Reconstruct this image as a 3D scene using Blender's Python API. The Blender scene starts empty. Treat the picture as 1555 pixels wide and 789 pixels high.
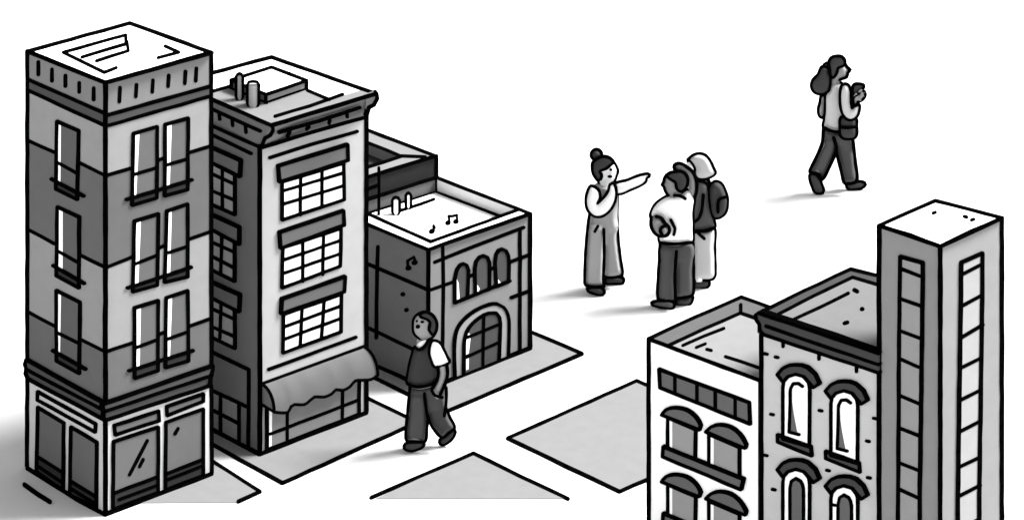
import bpy, math, random
import numpy as np
from mathutils import Vector, Matrix

rnd = random.Random(7)
# ---------------------------------------------------------------- view and scale
K = 125.0                      # picture units per metre (picture is 1555 wide)
EL = math.radians(27.0)        # the camera looks down by 27 degrees
SE, CE = math.sin(EL), math.cos(EL)
CX, CY = 777.5, 394.5
D = Vector((0, CE, -SE))

scene = bpy.context.scene
col = scene.collection

def ground(px, py):
    return Vector(((px - CX) / K, -(py - CY) / (K * SE), 0.0))

class Plane:
    """A real plane in the place; at() finds where a sight line meets it, d metres proud of it."""
    def __init__(s, p, n):
        s.p = Vector(p); s.n = Vector(n).normalized()
    def at(s, px, py, d=0.0):
        o = ground(px, py)
        k = (d - s.n.dot(o - s.p)) / s.n.dot(D)
        return o + D * k

def wall_plane(a, b):
    A, B = ground(*a), ground(*b)
    u = (B - A).normalized()
    n = Vector((u.y, -u.x, 0))
    if n.y > 0: n = -n
    return Plane(A, n)

def plane3(a, b, c):
    n = (b - a).cross(c - a)
    if n.z < 0: n = -n
    return Plane(a, n)

GROUND = Plane((0, 0, 0), (0, 0, 1))

# ---------------------------------------------------------------- materials
def lin(v):
    v /= 255.0
    return v / 12.92 if v <= 0.04045 else ((v + 0.055) / 1.055) ** 2.4

# light that each orientation receives (measured with a grey card), used to choose paint values
LIGHT = {'H': 4.6, 'R': 3.4, 'L': 1.72, 'P': 1.95, 'S': 4.0}
_mats = {}
def paint(albedo, name=None, var=0.035):
    albedo = max(0.0008, min(0.86, albedo))
    key = (round(albedo, 3), name)
    if key in _mats: return _mats[key]
    m = bpy.data.materials.new(name or ('paint_%02d' % round(albedo * 100)))
    m.use_nodes = True
    nt = m.node_tree
    b = nt.nodes['Principled BSDF']
    b.inputs['Roughness'].default_value = 0.9
    b.inputs['Specular IOR Level'].default_value = 0.0
    if albedo > 0.01:
        tc = nt.nodes.new('ShaderNodeTexCoord')
        nz = nt.nodes.new('ShaderNodeTexNoise'); nz.inputs['Scale'].default_value = 5.0
        nz.inputs['Detail'].default_value = 6.0
        mr = nt.nodes.new('ShaderNodeMapRange')
        mr.inputs['From Min'].default_value = 0.3; mr.inputs['From Max'].default_value = 0.7
        mr.inputs['To Min'].default_value = albedo * (1 - var); mr.inputs['To Max'].default_value = min(0.9, albedo * (1 + var))
        cb = nt.nodes.new('ShaderNodeCombineColor')
        nt.links.new(tc.outputs['Object'], nz.inputs['Vector'])
        nt.links.new(nz.outputs['Fac'], mr.inputs['Value'])
        for i in range(3): nt.links.new(mr.outputs['Result'], cb.inputs[i])
        nt.links.new(cb.outputs['Color'], b.inputs['Base Color'])
    else:
        b.inputs['Base Color'].default_value = (albedo, albedo, albedo, 1)
    _mats[key] = m
    return m
def T(tone, face, name=None):
    return paint(lin(tone) / LIGHT[face], name)
INK = paint(0.0008, 'black_ink')
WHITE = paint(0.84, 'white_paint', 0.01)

# ---------------------------------------------------------------- mesh collector
class MB:
    def __init__(s): s.v = []; s.f = []; s.mi = []; s.sm = []; s.mats = []
    def add(s, verts, faces, mat, smooth=False):
        b = len(s.v)
        s.v.extend([tuple(p) for p in verts])
        if mat not in s.mats: s.mats.append(mat)
        k = s.mats.index(mat)
        for f in faces:
            s.f.append([b + i for i in f]); s.mi.append(k); s.sm.append(smooth)
    def build(s, name, parent=None):
        me = bpy.data.meshes.new(name)
        # local origin at the lower middle of the shape
        a = np.array(s.v)
        o = Vector((float((a[:, 0].min() + a[:, 0].max()) / 2), float((a[:, 1].min() + a[:, 1].max()) / 2), float(a[:, 2].min())))
        me.from_pydata([(x - o.x, y - o.y, z - o.z) for x, y, z in s.v], [], s.f)
        for m in s.mats: me.materials.append(m)
        me.polygons.foreach_set('material_index', s.mi)
        me.polygons.foreach_set('use_smooth', s.sm)
        me.update()
        ob = bpy.data.objects.new(name, me)
        col.objects.link(ob)
        if parent is not None:
            ob.parent = parent
            w = Vector(parent['_o'])
            ob.location = o - w
        else:
            ob.location = o
        ob['_o'] = tuple(o)
        return ob

def prism(mb, front, back, mat, cap_back=False):
    n = len(front)
    f = [list(range(n))]
    for i in range(n):
        j = (i + 1) % n
        f.append([i, n + i, n + j, j])
    if cap_back: f.append(list(range(2 * n - 1, n - 1, -1)))
    mb.add(list(front) + list(back), f, mat)

def slab(mb, pl, pts, d0, d1, mat):
    fr = [pl.at(x, y, d1) for x, y in pts]
    prism(mb, fr, [p - pl.n * (d1 - d0) for p in fr], mat)

def wobble(pts, amp=0.4, closed=False):
    out = []
    m = len(pts)
    segs = m if closed else m - 1
    for i in range(segs):
        a, b = pts[i], pts[(i + 1) % m]
        L = math.hypot(b[0] - a[0], b[1] - a[1])
        n = max(1, int(L / 22))
        nx, ny = (-(b[1] - a[1]) / L, (b[0] - a[0]) / L) if L > 0 else (0, 0)
        for k in range(n):
            t = k / n
            j = 0 if (k == 0) else rnd.uniform(-amp, amp)
            out.append((a[0] + (b[0] - a[0]) * t + nx * j, a[1] + (b[1] - a[1]) * t + ny * j))
    if not closed: out.append(tuple(pts[-1]))
    return out

def ink(mb, pl, pts, w=5.6, d0=0.0, d1=0.009, closed=False, amp=0.35, mat=None):
    """a hand painted black line of width w lying on a plane"""
    mat = mat or INK
    pts = wobble(pts, amp, closed)
    m = len(pts)
    w *= 1.06
    ws = [w / 2 * rnd.uniform(0.93, 1.07) for _ in pts]
    for i in range(m if closed else m - 1):
        a, b = pts[i], pts[(i + 1) % m]
        wa, wb = ws[i], ws[(i + 1) % m]
        L = math.hypot(b[0] - a[0], b[1] - a[1])
        if L < 1e-6: continue
        nx, ny = -(b[1] - a[1]) / L, (b[0] - a[0]) / L
        slab(mb, pl, [(a[0] + nx * wa, a[1] + ny * wa), (b[0] + nx * wb, b[1] + ny * wb),
                      (b[0] - nx * wb, b[1] - ny * wb), (a[0] - nx * wa, a[1] - ny * wa)], d0, d1, mat)
    for (x, y), r in zip(pts, ws):
        slab(mb, pl, [(x + r * math.cos(t * math.pi / 5), y + r * math.sin(t * math.pi / 5)) for t in range(10)], d0, d1, mat)

def empty(name, loc, label=None, cat=None, group=None):
    o = bpy.data.objects.new(name, None)
    col.objects.link(o); o.location = loc; o['_o'] = tuple(loc)
    if label: o['label'] = label
    if cat: o['category'] = cat
    if group: o['group'] = group
    return o
def tag(o, label=None, cat=None, group=None, kind=None):
    if label: o['label'] = label
    if cat: o['category'] = cat
    if group: o['group'] = group
    if kind: o['kind'] = kind
    return o

# ---------------------------------------------------------------- ground and pavements
g = MB(); R_ = 160
g.add([(-R_, -R_, 0), (R_, -R_, 0), (R_, R_, 0), (-R_, R_, 0)], [[0, 1, 2, 3]], paint(0.50, 'pale_street', 0.01))
tag(g.build('ground'), kind='structure')

PAVE = T(220, 'H', 'grey_paving')
def pavement(pts, lines, mat=PAVE):
    mb = MB()
    slab(mb, GROUND, pts, 0.0, 0.008, mat)
    for l in lines: ink(mb, GROUND, l, 5.2, 0.0, 0.013)
    tag(mb.build('pavement'), kind='structure')
pavement([(190, 720), (240, 648), (396, 745), (358, 762), (204, 763)], [[(240, 648), (324, 700), (395, 745), (362, 760)]])
pavement([(250, 634), (430, 733), (634, 640), (480, 565)], [[(250, 634), (324, 674), (429, 732), (634, 640), (480, 566)]])
pavement([(505, 540), (677, 624), (885, 535), (806, 502), (740, 474)], [[(505, 541), (621, 598), (678, 623.5), (840, 555), (884, 536), (806, 503)]])
pavement([(571, 756), (719, 688), (858, 756)], [[(564, 754), (640, 721), (719, 687), (790, 722), (863, 756)]])
pavement([(771, 665), (967, 578), (1120, 645), (1090, 680), (941, 745)], [[(1120, 645), (967, 577), (870, 620), (771, 664), (860, 707), (941, 745), (1090, 680)]])
kb = MB(); ink(kb, GROUND, [(37, 734), (58, 749), (76, 760)], 5.2, 0, 0.02)
tag(kb.build('kerb'), kind='structure')

# ---------------------------------------------------------------- buildings
class Building:
    def __init__(s, name, label, cat, bF, bL, bR, tF, tL, tR, tB):
        s.L = wall_plane(bF, bL); s.R = wall_plane(bF, bR)
        F, Lg, Rg = ground(*bF), ground(*bL), ground(*bR)
        s.tF = s.L.at(*tF); s.tL = s.L.at(*tL); s.tR = s.R.at(*tR)
        s.bF = Vector((s.tF.x, s.tF.y, 0)); s.bL = Vector((s.tL.x, s.tL.y, 0)); s.bR = Vector((s.tR.x, s.tR.y, 0))
        s.roof = plane3(s.tF, s.tL, s.tR)
        s.tB = s.roof.at(*tB)
        s.bB = Vector((s.tB.x, s.tB.y, 0))
        c = (s.bF + s.bB) / 2
        s.root = empty(name, (c.x, c.y, 0), label, cat)
    def shell(s, mb, mL, mR, mTop, drop=0.0):
        v = [s.bL, s.bF, s.bR, s.bB, s.tL, s.tF, s.tR, s.tB]
        mb.add(v, [[0, 1, 5, 4]], mL); mb.add(v, [[1, 2, 6, 5]], mR)
        mb.add(v, [[2, 3, 7, 6], [3, 0, 4, 7]], mR)
        if mTop: mb.add(v, [[4, 5, 6, 7]], mTop)
    def parapet(s, mb, inner, drop, mLo, mRo, mrim, mIL, mIR, floor_name='roof'):
        """outer walls, a rim of real width and inner faces going down to a sunken roof deck.
        inner: picture points L,F,R,B of the rim's inner edge"""
        z = Vector((0, 0, drop))
        s.shell(mb, mLo, mRo, None)
        o = [s.tL, s.tF, s.tR, s.tB]
        i = [s.roof.at(*p) for p in inner]
        for k in range(4):
            j = (k + 1) % 4
            mb.add([o[k], o[j], i[j], i[k]], [[0, 1, 2, 3]], mrim)
        lo = [p - z for p in i]
        #  k: 0 = L-F wall, 1 = F-R wall, 2 = R-B wall (inner face looks left), 3 = B-L wall (inner face looks right)
        mm = [mIR, mIL, mIL, mIR]
        for k in range(4):
            j = (k + 1) % 4
            mb.add([i[k], i[j], lo[j], lo[k]], [[0, 1, 2, 3]], mm[k])
        s.deck = Plane(s.roof.p - z, s.roof.n)
        s.deckpts = lo

def window(parent, pl, poly, mat, lines=(), glass_highlight=None, sill=None, sill_mat=None, w=5.0, d=0.003, name='window', closed=True, sill_line=None, lw=None):
    mb = MB()
    slab(mb, pl, poly, 0, d + 0.004, mat)
    if closed: ink(mb, pl, poly, w, 0, d + 0.013, closed=True, amp=0.3)
    for l in lines: ink(mb, pl, l, lw or w * 0.93, 0, d + 0.011)
    o = mb.build(name, parent)
    if glass_highlight:
        c = MB(); slab(c, pl, glass_highlight, 0, d + 0.007, WHITE); c.build('glass_highlight', o)  # white strip painting a reflection highlight onto the glass
    if sill:
        c = MB(); slab(c, pl, sill, 0, d + 0.010, sill_mat)
        if sill_line: ink(c, pl, sill_line, w, 0, d + 0.016)
        else: ink(c, pl, sill, w, 0, d + 0.016, closed=True)
        c.build('sill', o)
    return o
def lerp_y(l, x):
    (x0, y0), (x1, y1) = l
    return y0 + (y1 - y0) * (x - x0) / (x1 - x0)

# paints that both sides of a building share, save the pale block render
P_LIGHT = paint(lin(214) / 3.35, 'light_grey_render'); P_MID = paint(lin(150) / 3.35, 'mid_grey_render'); P_BLOCK = paint(0.28, 'pale_block_render'); P_SLIM = paint(lin(214) / 3.7, 'slim_tower_render'); P_DARK = T(114, 'R', 'dark_grey_trim')
P_FRIEZE = T(186, 'R', 'frieze_grey'); P_BASE = paint(0.40, 'shopfront_white')

# ===== 1 the striped corner tower
B = Building('shop_tower', 'tall corner building with horizontal grey stripes and a glazed shopfront, leftmost of all',
             'building', (160, 780), (41, 709), (322, 719), (160, 125.5), (41, 78), (322, 80), (197, 35))
r = B.root
mb = MB(); B.shell(mb, P_LIGHT, P_LIGHT, None)
def bandsL(lines, mats):
    for k in range(len(lines) - 1):
        slab(mb, B.L, lines[k] + lines[k + 1][::-1], 0, 0.003, mats[k])
Lx = lambda a, b: [(41, a), (160, b)]
bandsL([Lx(137, 191), Lx(213, 267), Lx(348.5, 406), Lx(472.5, 534), Lx(560, 620)], [P_LIGHT, P_MID, P_LIGHT, P_MID])
def bandsR(lines, mats):
    for k in range(len(lines) - 1):
        slab(mb, B.R, lines[k] + lines[k + 1][::-1], 0, 0.003, mats[k])
Rx = lambda a, b: [(160, a), (322, b)]
bandsR([Rx(192, 145.5), Rx(267.3, 221.6), Rx(406.5, 351), Rx(534, 483), Rx(620, 565)], [P_LIGHT, P_MID, P_LIGHT, P_MID])
for l in ([(41, 213), (82, 231.3)], [(121, 247.5), (160, 267)], [(41, 348), (82, 370)], [(120, 386.5), (160, 406)], [(41, 472.5), (82, 494.5)], [(122, 515), (160, 534)]):
    ink(mb, B.L, l, 5)
for l in ([(160, 267), (200, 255.4)], [(240.8, 243.4), (249, 240.2)], [(287.7, 231.7), (320, 222)], [(160, 406.6), (200.6, 390.5)], [(241, 376.6), (249, 373.5)],
          [(287.7, 363), (320, 351.8)], [(160, 534), (203, 520)], [(239.7, 508), (252, 503.6)], [(287.7, 495), (320, 483.6)]):
    ink(mb, B.R, l, 5)
ink(mb, B.L, [(41, 78), (41, 545)], 6); ink(mb, B.L, [(41, 575), (40.6, 709)], 6)
ink(mb, B.L, [(160, 125), (160, 612)], 6.2); ink(mb, B.R, [(160, 125), (160, 612)], 6.2)
ink(mb, B.R, [(160, 638), (160, 780)], 5.4); ink(mb, B.L, [(160, 638), (160, 780)], 5.4)
ink(mb, B.R, [(321, 80), (321.5, 556)], 6); ink(mb, B.R, [(321, 585), (322, 719)], 6)
ink(mb, GROUND, [(41, 709.4), (117, 757), (160, 780), (200, 764.5), (322, 718.5)], 5.0, 0, 0.016); ink(mb, B.L, [(41, 709.4), (117, 757), (160, 780)], 5.2); ink(mb, B.R, [(160, 779), (200, 764.5), (322, 718)], 5.2)
mb.build('wall', r)
# frieze band under the roof edge
mb = MB()
slab(mb, B.L, [(41, 78), (160, 125.5), (160, 174), (41, 121)], 0, 0.004, P_FRIEZE)
slab(mb, B.R, [(160, 125.5), (322, 80), (322, 130.5), (160, 176)], 0, 0.004, P_FRIEZE)
slab(mb, B.L, [(41, 121), (160, 173), (160, 191.5), (41, 137.5)], 0, 0.008, P_DARK)
slab(mb, B.R, [(160, 176), (322, 130.5), (322, 146), (160, 192)], 0, 0.008, P_DARK)
for l in ([(41, 120.5), (160, 173)], [(41, 137), (160, 191.5)], [(41, 78), (160, 125.5)]): ink(mb, B.L, l, 5.2, 0, 0.014)
for l in ([(160, 176), (321, 131)], [(160, 192), (321, 146)], [(160, 125.5), (321, 80)]): ink(mb, B.R, l, 5.2, 0, 0.014)
for x, a, b in ((58, 94.5, 113.5), (78.6, 105.5, 123), (99, 115, 131), (120, 126, 140), (142, 134, 151.5)): ink(mb, B.L, [(x, a), (x, b)], 5.4)
for x, a, b in ((182, 133.5, 154.7), (207, 129, 147), (232, 122, 140), (256, 115, 131.5), (281.4, 109, 127), (298, 104, 123)): ink(mb, B.R, [(x + 0.5, a), (x - 0.5, b)], 5.4)
mb.build('frieze', r)
mb = MB()
mb.add([B.tL, B.tF, B.tR, B.tB], [[0, 1, 2, 3]], WHITE)
ink(mb, B.roof, [(41, 78), (160, 125.5), (322, 80), (197, 35)], 5.6, 0, 0.006, closed=True)
for l in ([(191.5, 64), (191, 53), (96, 79.3), (158.5, 109.7), (176.8, 102.5)], [(124.6, 86.5), (193, 66)], [(193, 63), (195, 77), (146.7, 92.2)], [(250.7, 69.7), (271.5, 79.2), (240, 87.5)]):
    ink(mb, B.roof, l, 4.8, 0, 0.006)
mb.build('roof', r)
# string course above the shop: two rolled mouldings
mb = MB()
def course(pl, a, b, c, mat, dd):
    slab(mb, pl, a + b[::-1], 0, dd, mat); slab(mb, pl, b + c[::-1], 0, dd * 0.6, mat)
    for l in (a, b, c): ink(mb, pl, l, 5.0, 0, dd + 0.008)
course(B.L, [(38.5, 546), (158, 612.5)], [(38.5, 560), (159, 624)], [(41, 575), (159.5, 638.4)], P_DARK, 0.03)
course(B.R, [(159, 612.8), (324, 555.5)], [(160.5, 624), (322.5, 569.6)], [(160, 638.4), (318, 586)], P_DARK, 0.03)
ink(mb, B.L, [(39, 545.5), (37, 553), (39, 559.5), (37.5, 567), (41, 575)], 5, 0, 0.038)
ink(mb, B.R, [(324, 555.5), (323.5, 562), (321, 569.6), (320, 585)], 5, 0, 0.038)
ink(mb, B.R, [(157.5, 612.8), (156, 618), (158.5, 624), (158, 631), (159.5, 638)], 5, 0, 0.04)
mb.build('string_course', r)
GL_L, GL_R = T(102, 'L', 'window_glass_grey'), P_MID
SILL = T(76, 'R', 'dark_sill')
# windows looking right: picture traces TL TR BR BL, transom, painted highlight, sill line
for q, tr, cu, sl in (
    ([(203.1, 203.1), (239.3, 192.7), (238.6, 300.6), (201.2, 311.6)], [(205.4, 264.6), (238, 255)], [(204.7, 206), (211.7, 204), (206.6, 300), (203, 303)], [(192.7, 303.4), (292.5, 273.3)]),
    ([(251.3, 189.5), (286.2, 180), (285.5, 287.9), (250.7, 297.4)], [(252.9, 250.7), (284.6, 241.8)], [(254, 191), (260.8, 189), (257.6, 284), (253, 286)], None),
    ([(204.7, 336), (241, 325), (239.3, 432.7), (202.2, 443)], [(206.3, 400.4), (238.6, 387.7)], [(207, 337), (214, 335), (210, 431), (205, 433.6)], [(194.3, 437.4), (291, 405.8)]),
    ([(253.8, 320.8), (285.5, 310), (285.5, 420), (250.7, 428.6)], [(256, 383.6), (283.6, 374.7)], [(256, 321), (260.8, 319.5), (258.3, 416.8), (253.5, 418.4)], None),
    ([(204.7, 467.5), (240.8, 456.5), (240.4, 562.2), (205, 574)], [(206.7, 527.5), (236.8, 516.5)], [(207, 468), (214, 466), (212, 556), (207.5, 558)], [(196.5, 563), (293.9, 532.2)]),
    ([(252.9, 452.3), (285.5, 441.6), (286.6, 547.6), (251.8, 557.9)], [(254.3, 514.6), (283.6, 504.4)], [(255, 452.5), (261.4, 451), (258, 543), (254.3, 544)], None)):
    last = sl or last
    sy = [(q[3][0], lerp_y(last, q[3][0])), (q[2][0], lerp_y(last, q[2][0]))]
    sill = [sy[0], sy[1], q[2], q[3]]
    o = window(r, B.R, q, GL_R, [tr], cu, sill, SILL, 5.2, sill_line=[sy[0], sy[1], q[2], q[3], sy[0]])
    if sl:
        c = MB(); ink(c, B.R, sl, 5, 0, 0.022); c.build('sill_rail', o)
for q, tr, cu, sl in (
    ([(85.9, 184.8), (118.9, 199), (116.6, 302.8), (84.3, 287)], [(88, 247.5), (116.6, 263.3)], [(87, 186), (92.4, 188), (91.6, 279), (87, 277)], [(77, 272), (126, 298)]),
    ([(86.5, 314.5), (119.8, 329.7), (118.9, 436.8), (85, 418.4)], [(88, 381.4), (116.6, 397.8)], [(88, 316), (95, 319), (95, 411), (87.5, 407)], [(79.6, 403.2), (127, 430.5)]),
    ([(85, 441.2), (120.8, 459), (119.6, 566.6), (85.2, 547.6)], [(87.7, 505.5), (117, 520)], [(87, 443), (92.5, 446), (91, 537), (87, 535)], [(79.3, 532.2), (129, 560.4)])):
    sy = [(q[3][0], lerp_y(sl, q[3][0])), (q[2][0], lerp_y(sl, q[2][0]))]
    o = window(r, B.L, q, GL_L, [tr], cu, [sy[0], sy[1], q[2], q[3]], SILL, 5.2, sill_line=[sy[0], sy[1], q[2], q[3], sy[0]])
    c = MB(); ink(c, B.L, sl, 5, 0, 0.022); c.build('sill_rail', o)
# shopfront
mb = MB()
slab(mb, B.L, [(42.5, 575), (160, 638.4), (160, 779), (42.5, 708)], 0, 0.004, P_BASE)
slab(mb, B.R, [(160, 638.4), (320, 586), (320, 719), (160, 779.5)], 0, 0.004, P_BASE)
ink(mb, B.L, [(160, 640), (160, 779)], 5.4, 0, 0.012); ink(mb, B.R, [(160, 640), (160, 779)], 5.4, 0, 0.012)
sf = mb.build('shopfront', r)
def shopwin(pl, q, l1, l2, glass, extra=(), name='display_window'):
    mb = MB()
    slab(mb, pl, q, 0, 0.008, glass); ink(mb, pl, q, 5, 0, 0.018, closed=True)
    for e in extra: ink(mb, pl, e, 4.8, 0, 0.014)
    o = mb.build(name, sf)
    if l1:
        c = MB(); y = lambda x: lerp_y(l1, x)
        slab(c, pl, [(q[0][0] + 1, y(q[0][0] + 1)), (q[1][0] - 1, y(q[1][0] - 1)), q[2], q[3]], 0, 0.011, SILL)
        ink(c, pl, l1, 4.8, 0, 0.018); ink(c, pl, l2, 4.8, 0, 0.018)
        c.build('base_panel', o)
    return o
shopwin(B.R, [(173.8, 645.7), (241.5, 623.8), (242.3, 638.4), (175.6, 660)], None, None, P_MID, name='transom_window')
shopwin(B.R, [(253.6, 617.2), (309.3, 598), (309.3, 609), (254.3, 630.7)], None, None, P_MID, name='transom_window')
shopwin(B.R, [(173, 670.3), (240.8, 648.3), (240.8, 747), (172, 773)], [(173.8, 748.3), (239.7, 723.4)], [(181, 758), (239.7, 736)], P_MID,
        [[(196.9, 720.4), (224, 668.4)], [(212.2, 708), (217.7, 697)]])
shopwin(B.R, [(252.5, 641), (309.3, 620.8), (309.3, 721.5), (251.8, 743)], [(254.3, 718.6), (307.4, 697.7)], [(254.3, 727.8), (307.4, 706.9)], P_MID, [[(266, 658.2), (270.8, 650)]])
shopwin(B.L, [(56.6, 594.5), (144.5, 643.5), (143.8, 655.6), (56, 607)], None, None, P_BASE, name='transom_window')
shopwin(B.L, [(56.6, 618), (96.2, 642), (95, 743.5), (54.8, 716)], [(58.4, 694), (93.2, 716)], [(58.4, 708), (93, 731.4)], P_MID)
shopwin(B.L, [(107, 648), (146.3, 671.4), (145.6, 770), (105.3, 751)], [(107.9, 730.7), (143.8, 752.7)], [(107.9, 741.7), (143.8, 764)], P_MID)

# ===== 2 the block with the heavy cornice and the awning
B = Building('awning_building', 'grey building with heavy cornice, white gridded windows and a scalloped awning',
             'building', (394.5, 689), (250, 619), (557, 626), (394.5, 222), (250, 152), (557, 176), (403, 112))
r = B.root
W2L = T(118, 'L', 'shaded_side_wall'); W2R = P_BLOCK  # left wall darker than the right: shade put into its paint
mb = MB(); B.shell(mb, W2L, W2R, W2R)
for l in ([(394.5, 222), (394.5, 689)],): ink(mb, B.L, l, 6); ink(mb, B.R, l, 6)
ink(mb, B.R, [(557, 176), (556.6, 400), (557, 626)], 6)
ink(mb, GROUND, [(250, 619), (322.7, 652), (394, 689), (557, 626)], 5.0, 0, 0.016); ink(mb, B.L, [(250, 619), (322.7, 650.5), (394, 688.5)], 5); ink(mb, B.R, [(394, 689), (557, 625.5)], 5)
ink(mb, B.L, [(270, 181), (322.7, 205.5), (381, 233.4)], 4.8)
ink(mb, B.R, [(410, 239.7), (475, 219), (543, 199.7)], 4.8)
ink(mb, B.R, [(408.3, 560.6), (470, 538), (541, 511.7)], 4.8)
mb.build('wall', r)
# cornice: flares out to the roof edge
TOP = Plane(ground(412.6, 190.3) + D * (-4.5 / SE), (0, 0, 1))
cm = paint(0.13, 'cornice_grey')
ct = [TOP.at(*p) for p in ((265.4, 125.8), (412.6, 190.3), (572.2, 142.2), (412.6, 86.5))]
cbm = [B.L.at(251, 160.5), B.L.at(394.5, 224.5), B.R.at(557, 178.5), B.tB.copy()]
mid = [(a * 0.62 + b * 0.38) for a, b in zip(ct, cbm)]
mid[1] = TOP.at(411.3, 205.5) if False else mid[1]
CR = paint(0.13, 'cornice_grey')
mb = MB()
vv = ct + cbm
mb.add(vv, [[0, 1, 5, 4]], cm); mb.add(vv, [[1, 2, 6, 5]], CR); mb.add(vv, [[2, 3, 7, 6], [3, 0, 4, 7]], CR)
mb.add(vv, [[0, 1, 2, 3]], WHITE)
cL = plane3(ct[1], ct[0], cbm[1]); cR = plane3(ct[1], ct[2], cbm[1])
for p in (cL, cR):
    if p.n.y > 0: p.n = -p.n
for l in ([(251, 160), (322.7, 191.6), (394.9, 223.8)], [(262, 139), (322.7, 166.3), (394.9, 199.2)], [(265.4, 125.8), (322.7, 151), (412, 190.3)]): ink(mb, cL, l, 5)
for x, a, b in ((333.3, 172.6, 181.5), (353, 181.5, 191), (373.3, 191.6, 201.2)): ink(mb, cL, [(x - 1, a), (x, b)], 4.8)
for l in ([(396, 225), (475, 201), (556, 178.5)], [(424, 201.7), (485, 184), (546.9, 163.7)], [(412.6, 190.3), (490, 167), (572, 142.2)],
          [(440.5, 200.5), (436.7, 208)], [(469.6, 192.9), (465.8, 196.7)], [(501.3, 182.7), (500, 187.8)], [(527.4, 172.6), (527.4, 177.7)],
          [(413.9, 190), (415, 199), (411.3, 205.5), (402.5, 210.6), (397.4, 223.3)]): ink(mb, cR, l, 4.9, 0, 0.011)
# rounded right end
slab(mb, cR, [(556, 147), (572.2, 142.2), (573.5, 150), (568.4, 160), (560.8, 164), (556, 176)], -0.05, 0.0, CR)
ink(mb, cR, [(572.2, 142.2), (573.5, 150), (568.4, 160), (560.8, 163.7), (557, 177)], 5.2, -0.03, 0.011)
mb.build('cornice', r)
mb = MB()
slab(mb, TOP, [(308, 144.4), (405, 115), (500, 151), (548, 137), (570, 143), (412.6, 190)], 0, 0.003, T(216, 'H', 'roof_felt'))
ink(mb, TOP, [(265.4, 125.8), (412.6, 190.3), (572.2, 142.2), (412.6, 86.5)], 5.4, 0, 0.007, closed=True)
for l in ([(300, 145), (322.7, 138.4), (349, 130.8)], [(467, 137), (500, 151)], [(417.7, 176.4), (470, 161), (520.3, 143)]): ink(mb, TOP, l, 4.8, 0, 0.007)
rf = mb.build('roof', r)
def roof_box(pl, top, h_px, mat_t, mL, mR, parent, name='roof_hatch'):
    h = h_px / (K * CE)
    up = Plane(pl.p + Vector((0, 0, h)), pl.n)
    t = [up.at(*p) for p in top]
    b = [p - Vector((0, 0, h)) for p in t]
    mb = MB(); v = t + b
    mb.add(v, [[0, 1, 5, 4]], mL); mb.add(v, [[1, 2, 6, 5]], mR); mb.add(v, [[2, 3, 7, 6], [3, 0, 4, 7]], mR); mb.add(v, [[0, 1, 2, 3]], mat_t)
    ink(mb, up, top, 4.8, 0, 0.006, closed=True)
    fl = plane3(t[0], t[1], b[1]); fr = plane3(t[1], t[2], b[2])
    for p in (fl, fr):
        if p.n.y > 0: p.n = -p.n
    dn = lambda p: (p[0], p[1] + h_px)
    ink(mb, fl, [dn(top[0]), dn(top[1])], 4.8); ink(mb, fr, [dn(top[1]), dn(top[2])], 4.8)
    ink(mb, fl, [top[0], dn(top[0])], 4.8); ink(mb, fr, [top[1], dn(top[1])], 4.8); ink(mb, fr, [top[2], dn(top[2])], 4.8)
    return mb.build(name, parent)
roof_box(TOP, [(350.5, 121.5), (404, 143.3), (466, 122), (412.6, 101.7)], 14, WHITE, T(113, 'L'), paint(0.24, 'hatch_side'), rf)
def pipe(pl, xl, xr, top, bot, mat, parent, name='chimney_pipe', lw=4.8):
    """an upright round pipe standing on the roof, its outline drawn as black rings and side strips"""
    rad = (xr - xl) / 2 / K
    base = pl.at((xl + xr) / 2, bot - rad * K * SE * 0.7)
    h = (bot - top - 2 * rad * K * SE * 0.7) / (K * CE)
    mb = MB(); n = 28
    rings = []
    prof = [(rad, 0), (rad, h * 0.94), (rad * 0.93, h * 0.985), (rad * 0.7, h)]
    vs = []; fs = []
    for k, (rr, z) in enumerate(prof):
        for i in range(n):
            a = 2 * math.pi * i / n
            vs.append(base + Vector((rr * math.cos(a), rr * math.sin(a), z)))
    for k in range(len(prof) - 1):
        for i in range(n):
            j = (i + 1) % n
            fs.append([k * n + i, k * n + j, (k + 1) * n + j, (k + 1) * n + i])
    fs.append([(len(prof) - 1) * n + i for i in range(n)])
    mb.add(vs, fs, mat, True)
    pv = Plane(base, (0, -1, 0))
    y0, y1 = top, bot
    rr = min(5, (xr - xl) / 2)
    pts = [(xl, y0 + rr), (xl + rr * 0.5, y0 + 1), ((xl + xr) / 2, y0), (xr - rr * 0.5, y0 + 1), (xr, y0 + rr), (xr, y1 - rr), (xr - rr * 0.5, y1 - 1), ((xl + xr) / 2, y1), (xl + rr * 0.5, y1 - 1), (xl, y1 - rr)]
    tube(mb, pv, pts, lw, rad * 0.6, closed=True)
    mb.build(name, parent)

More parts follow.
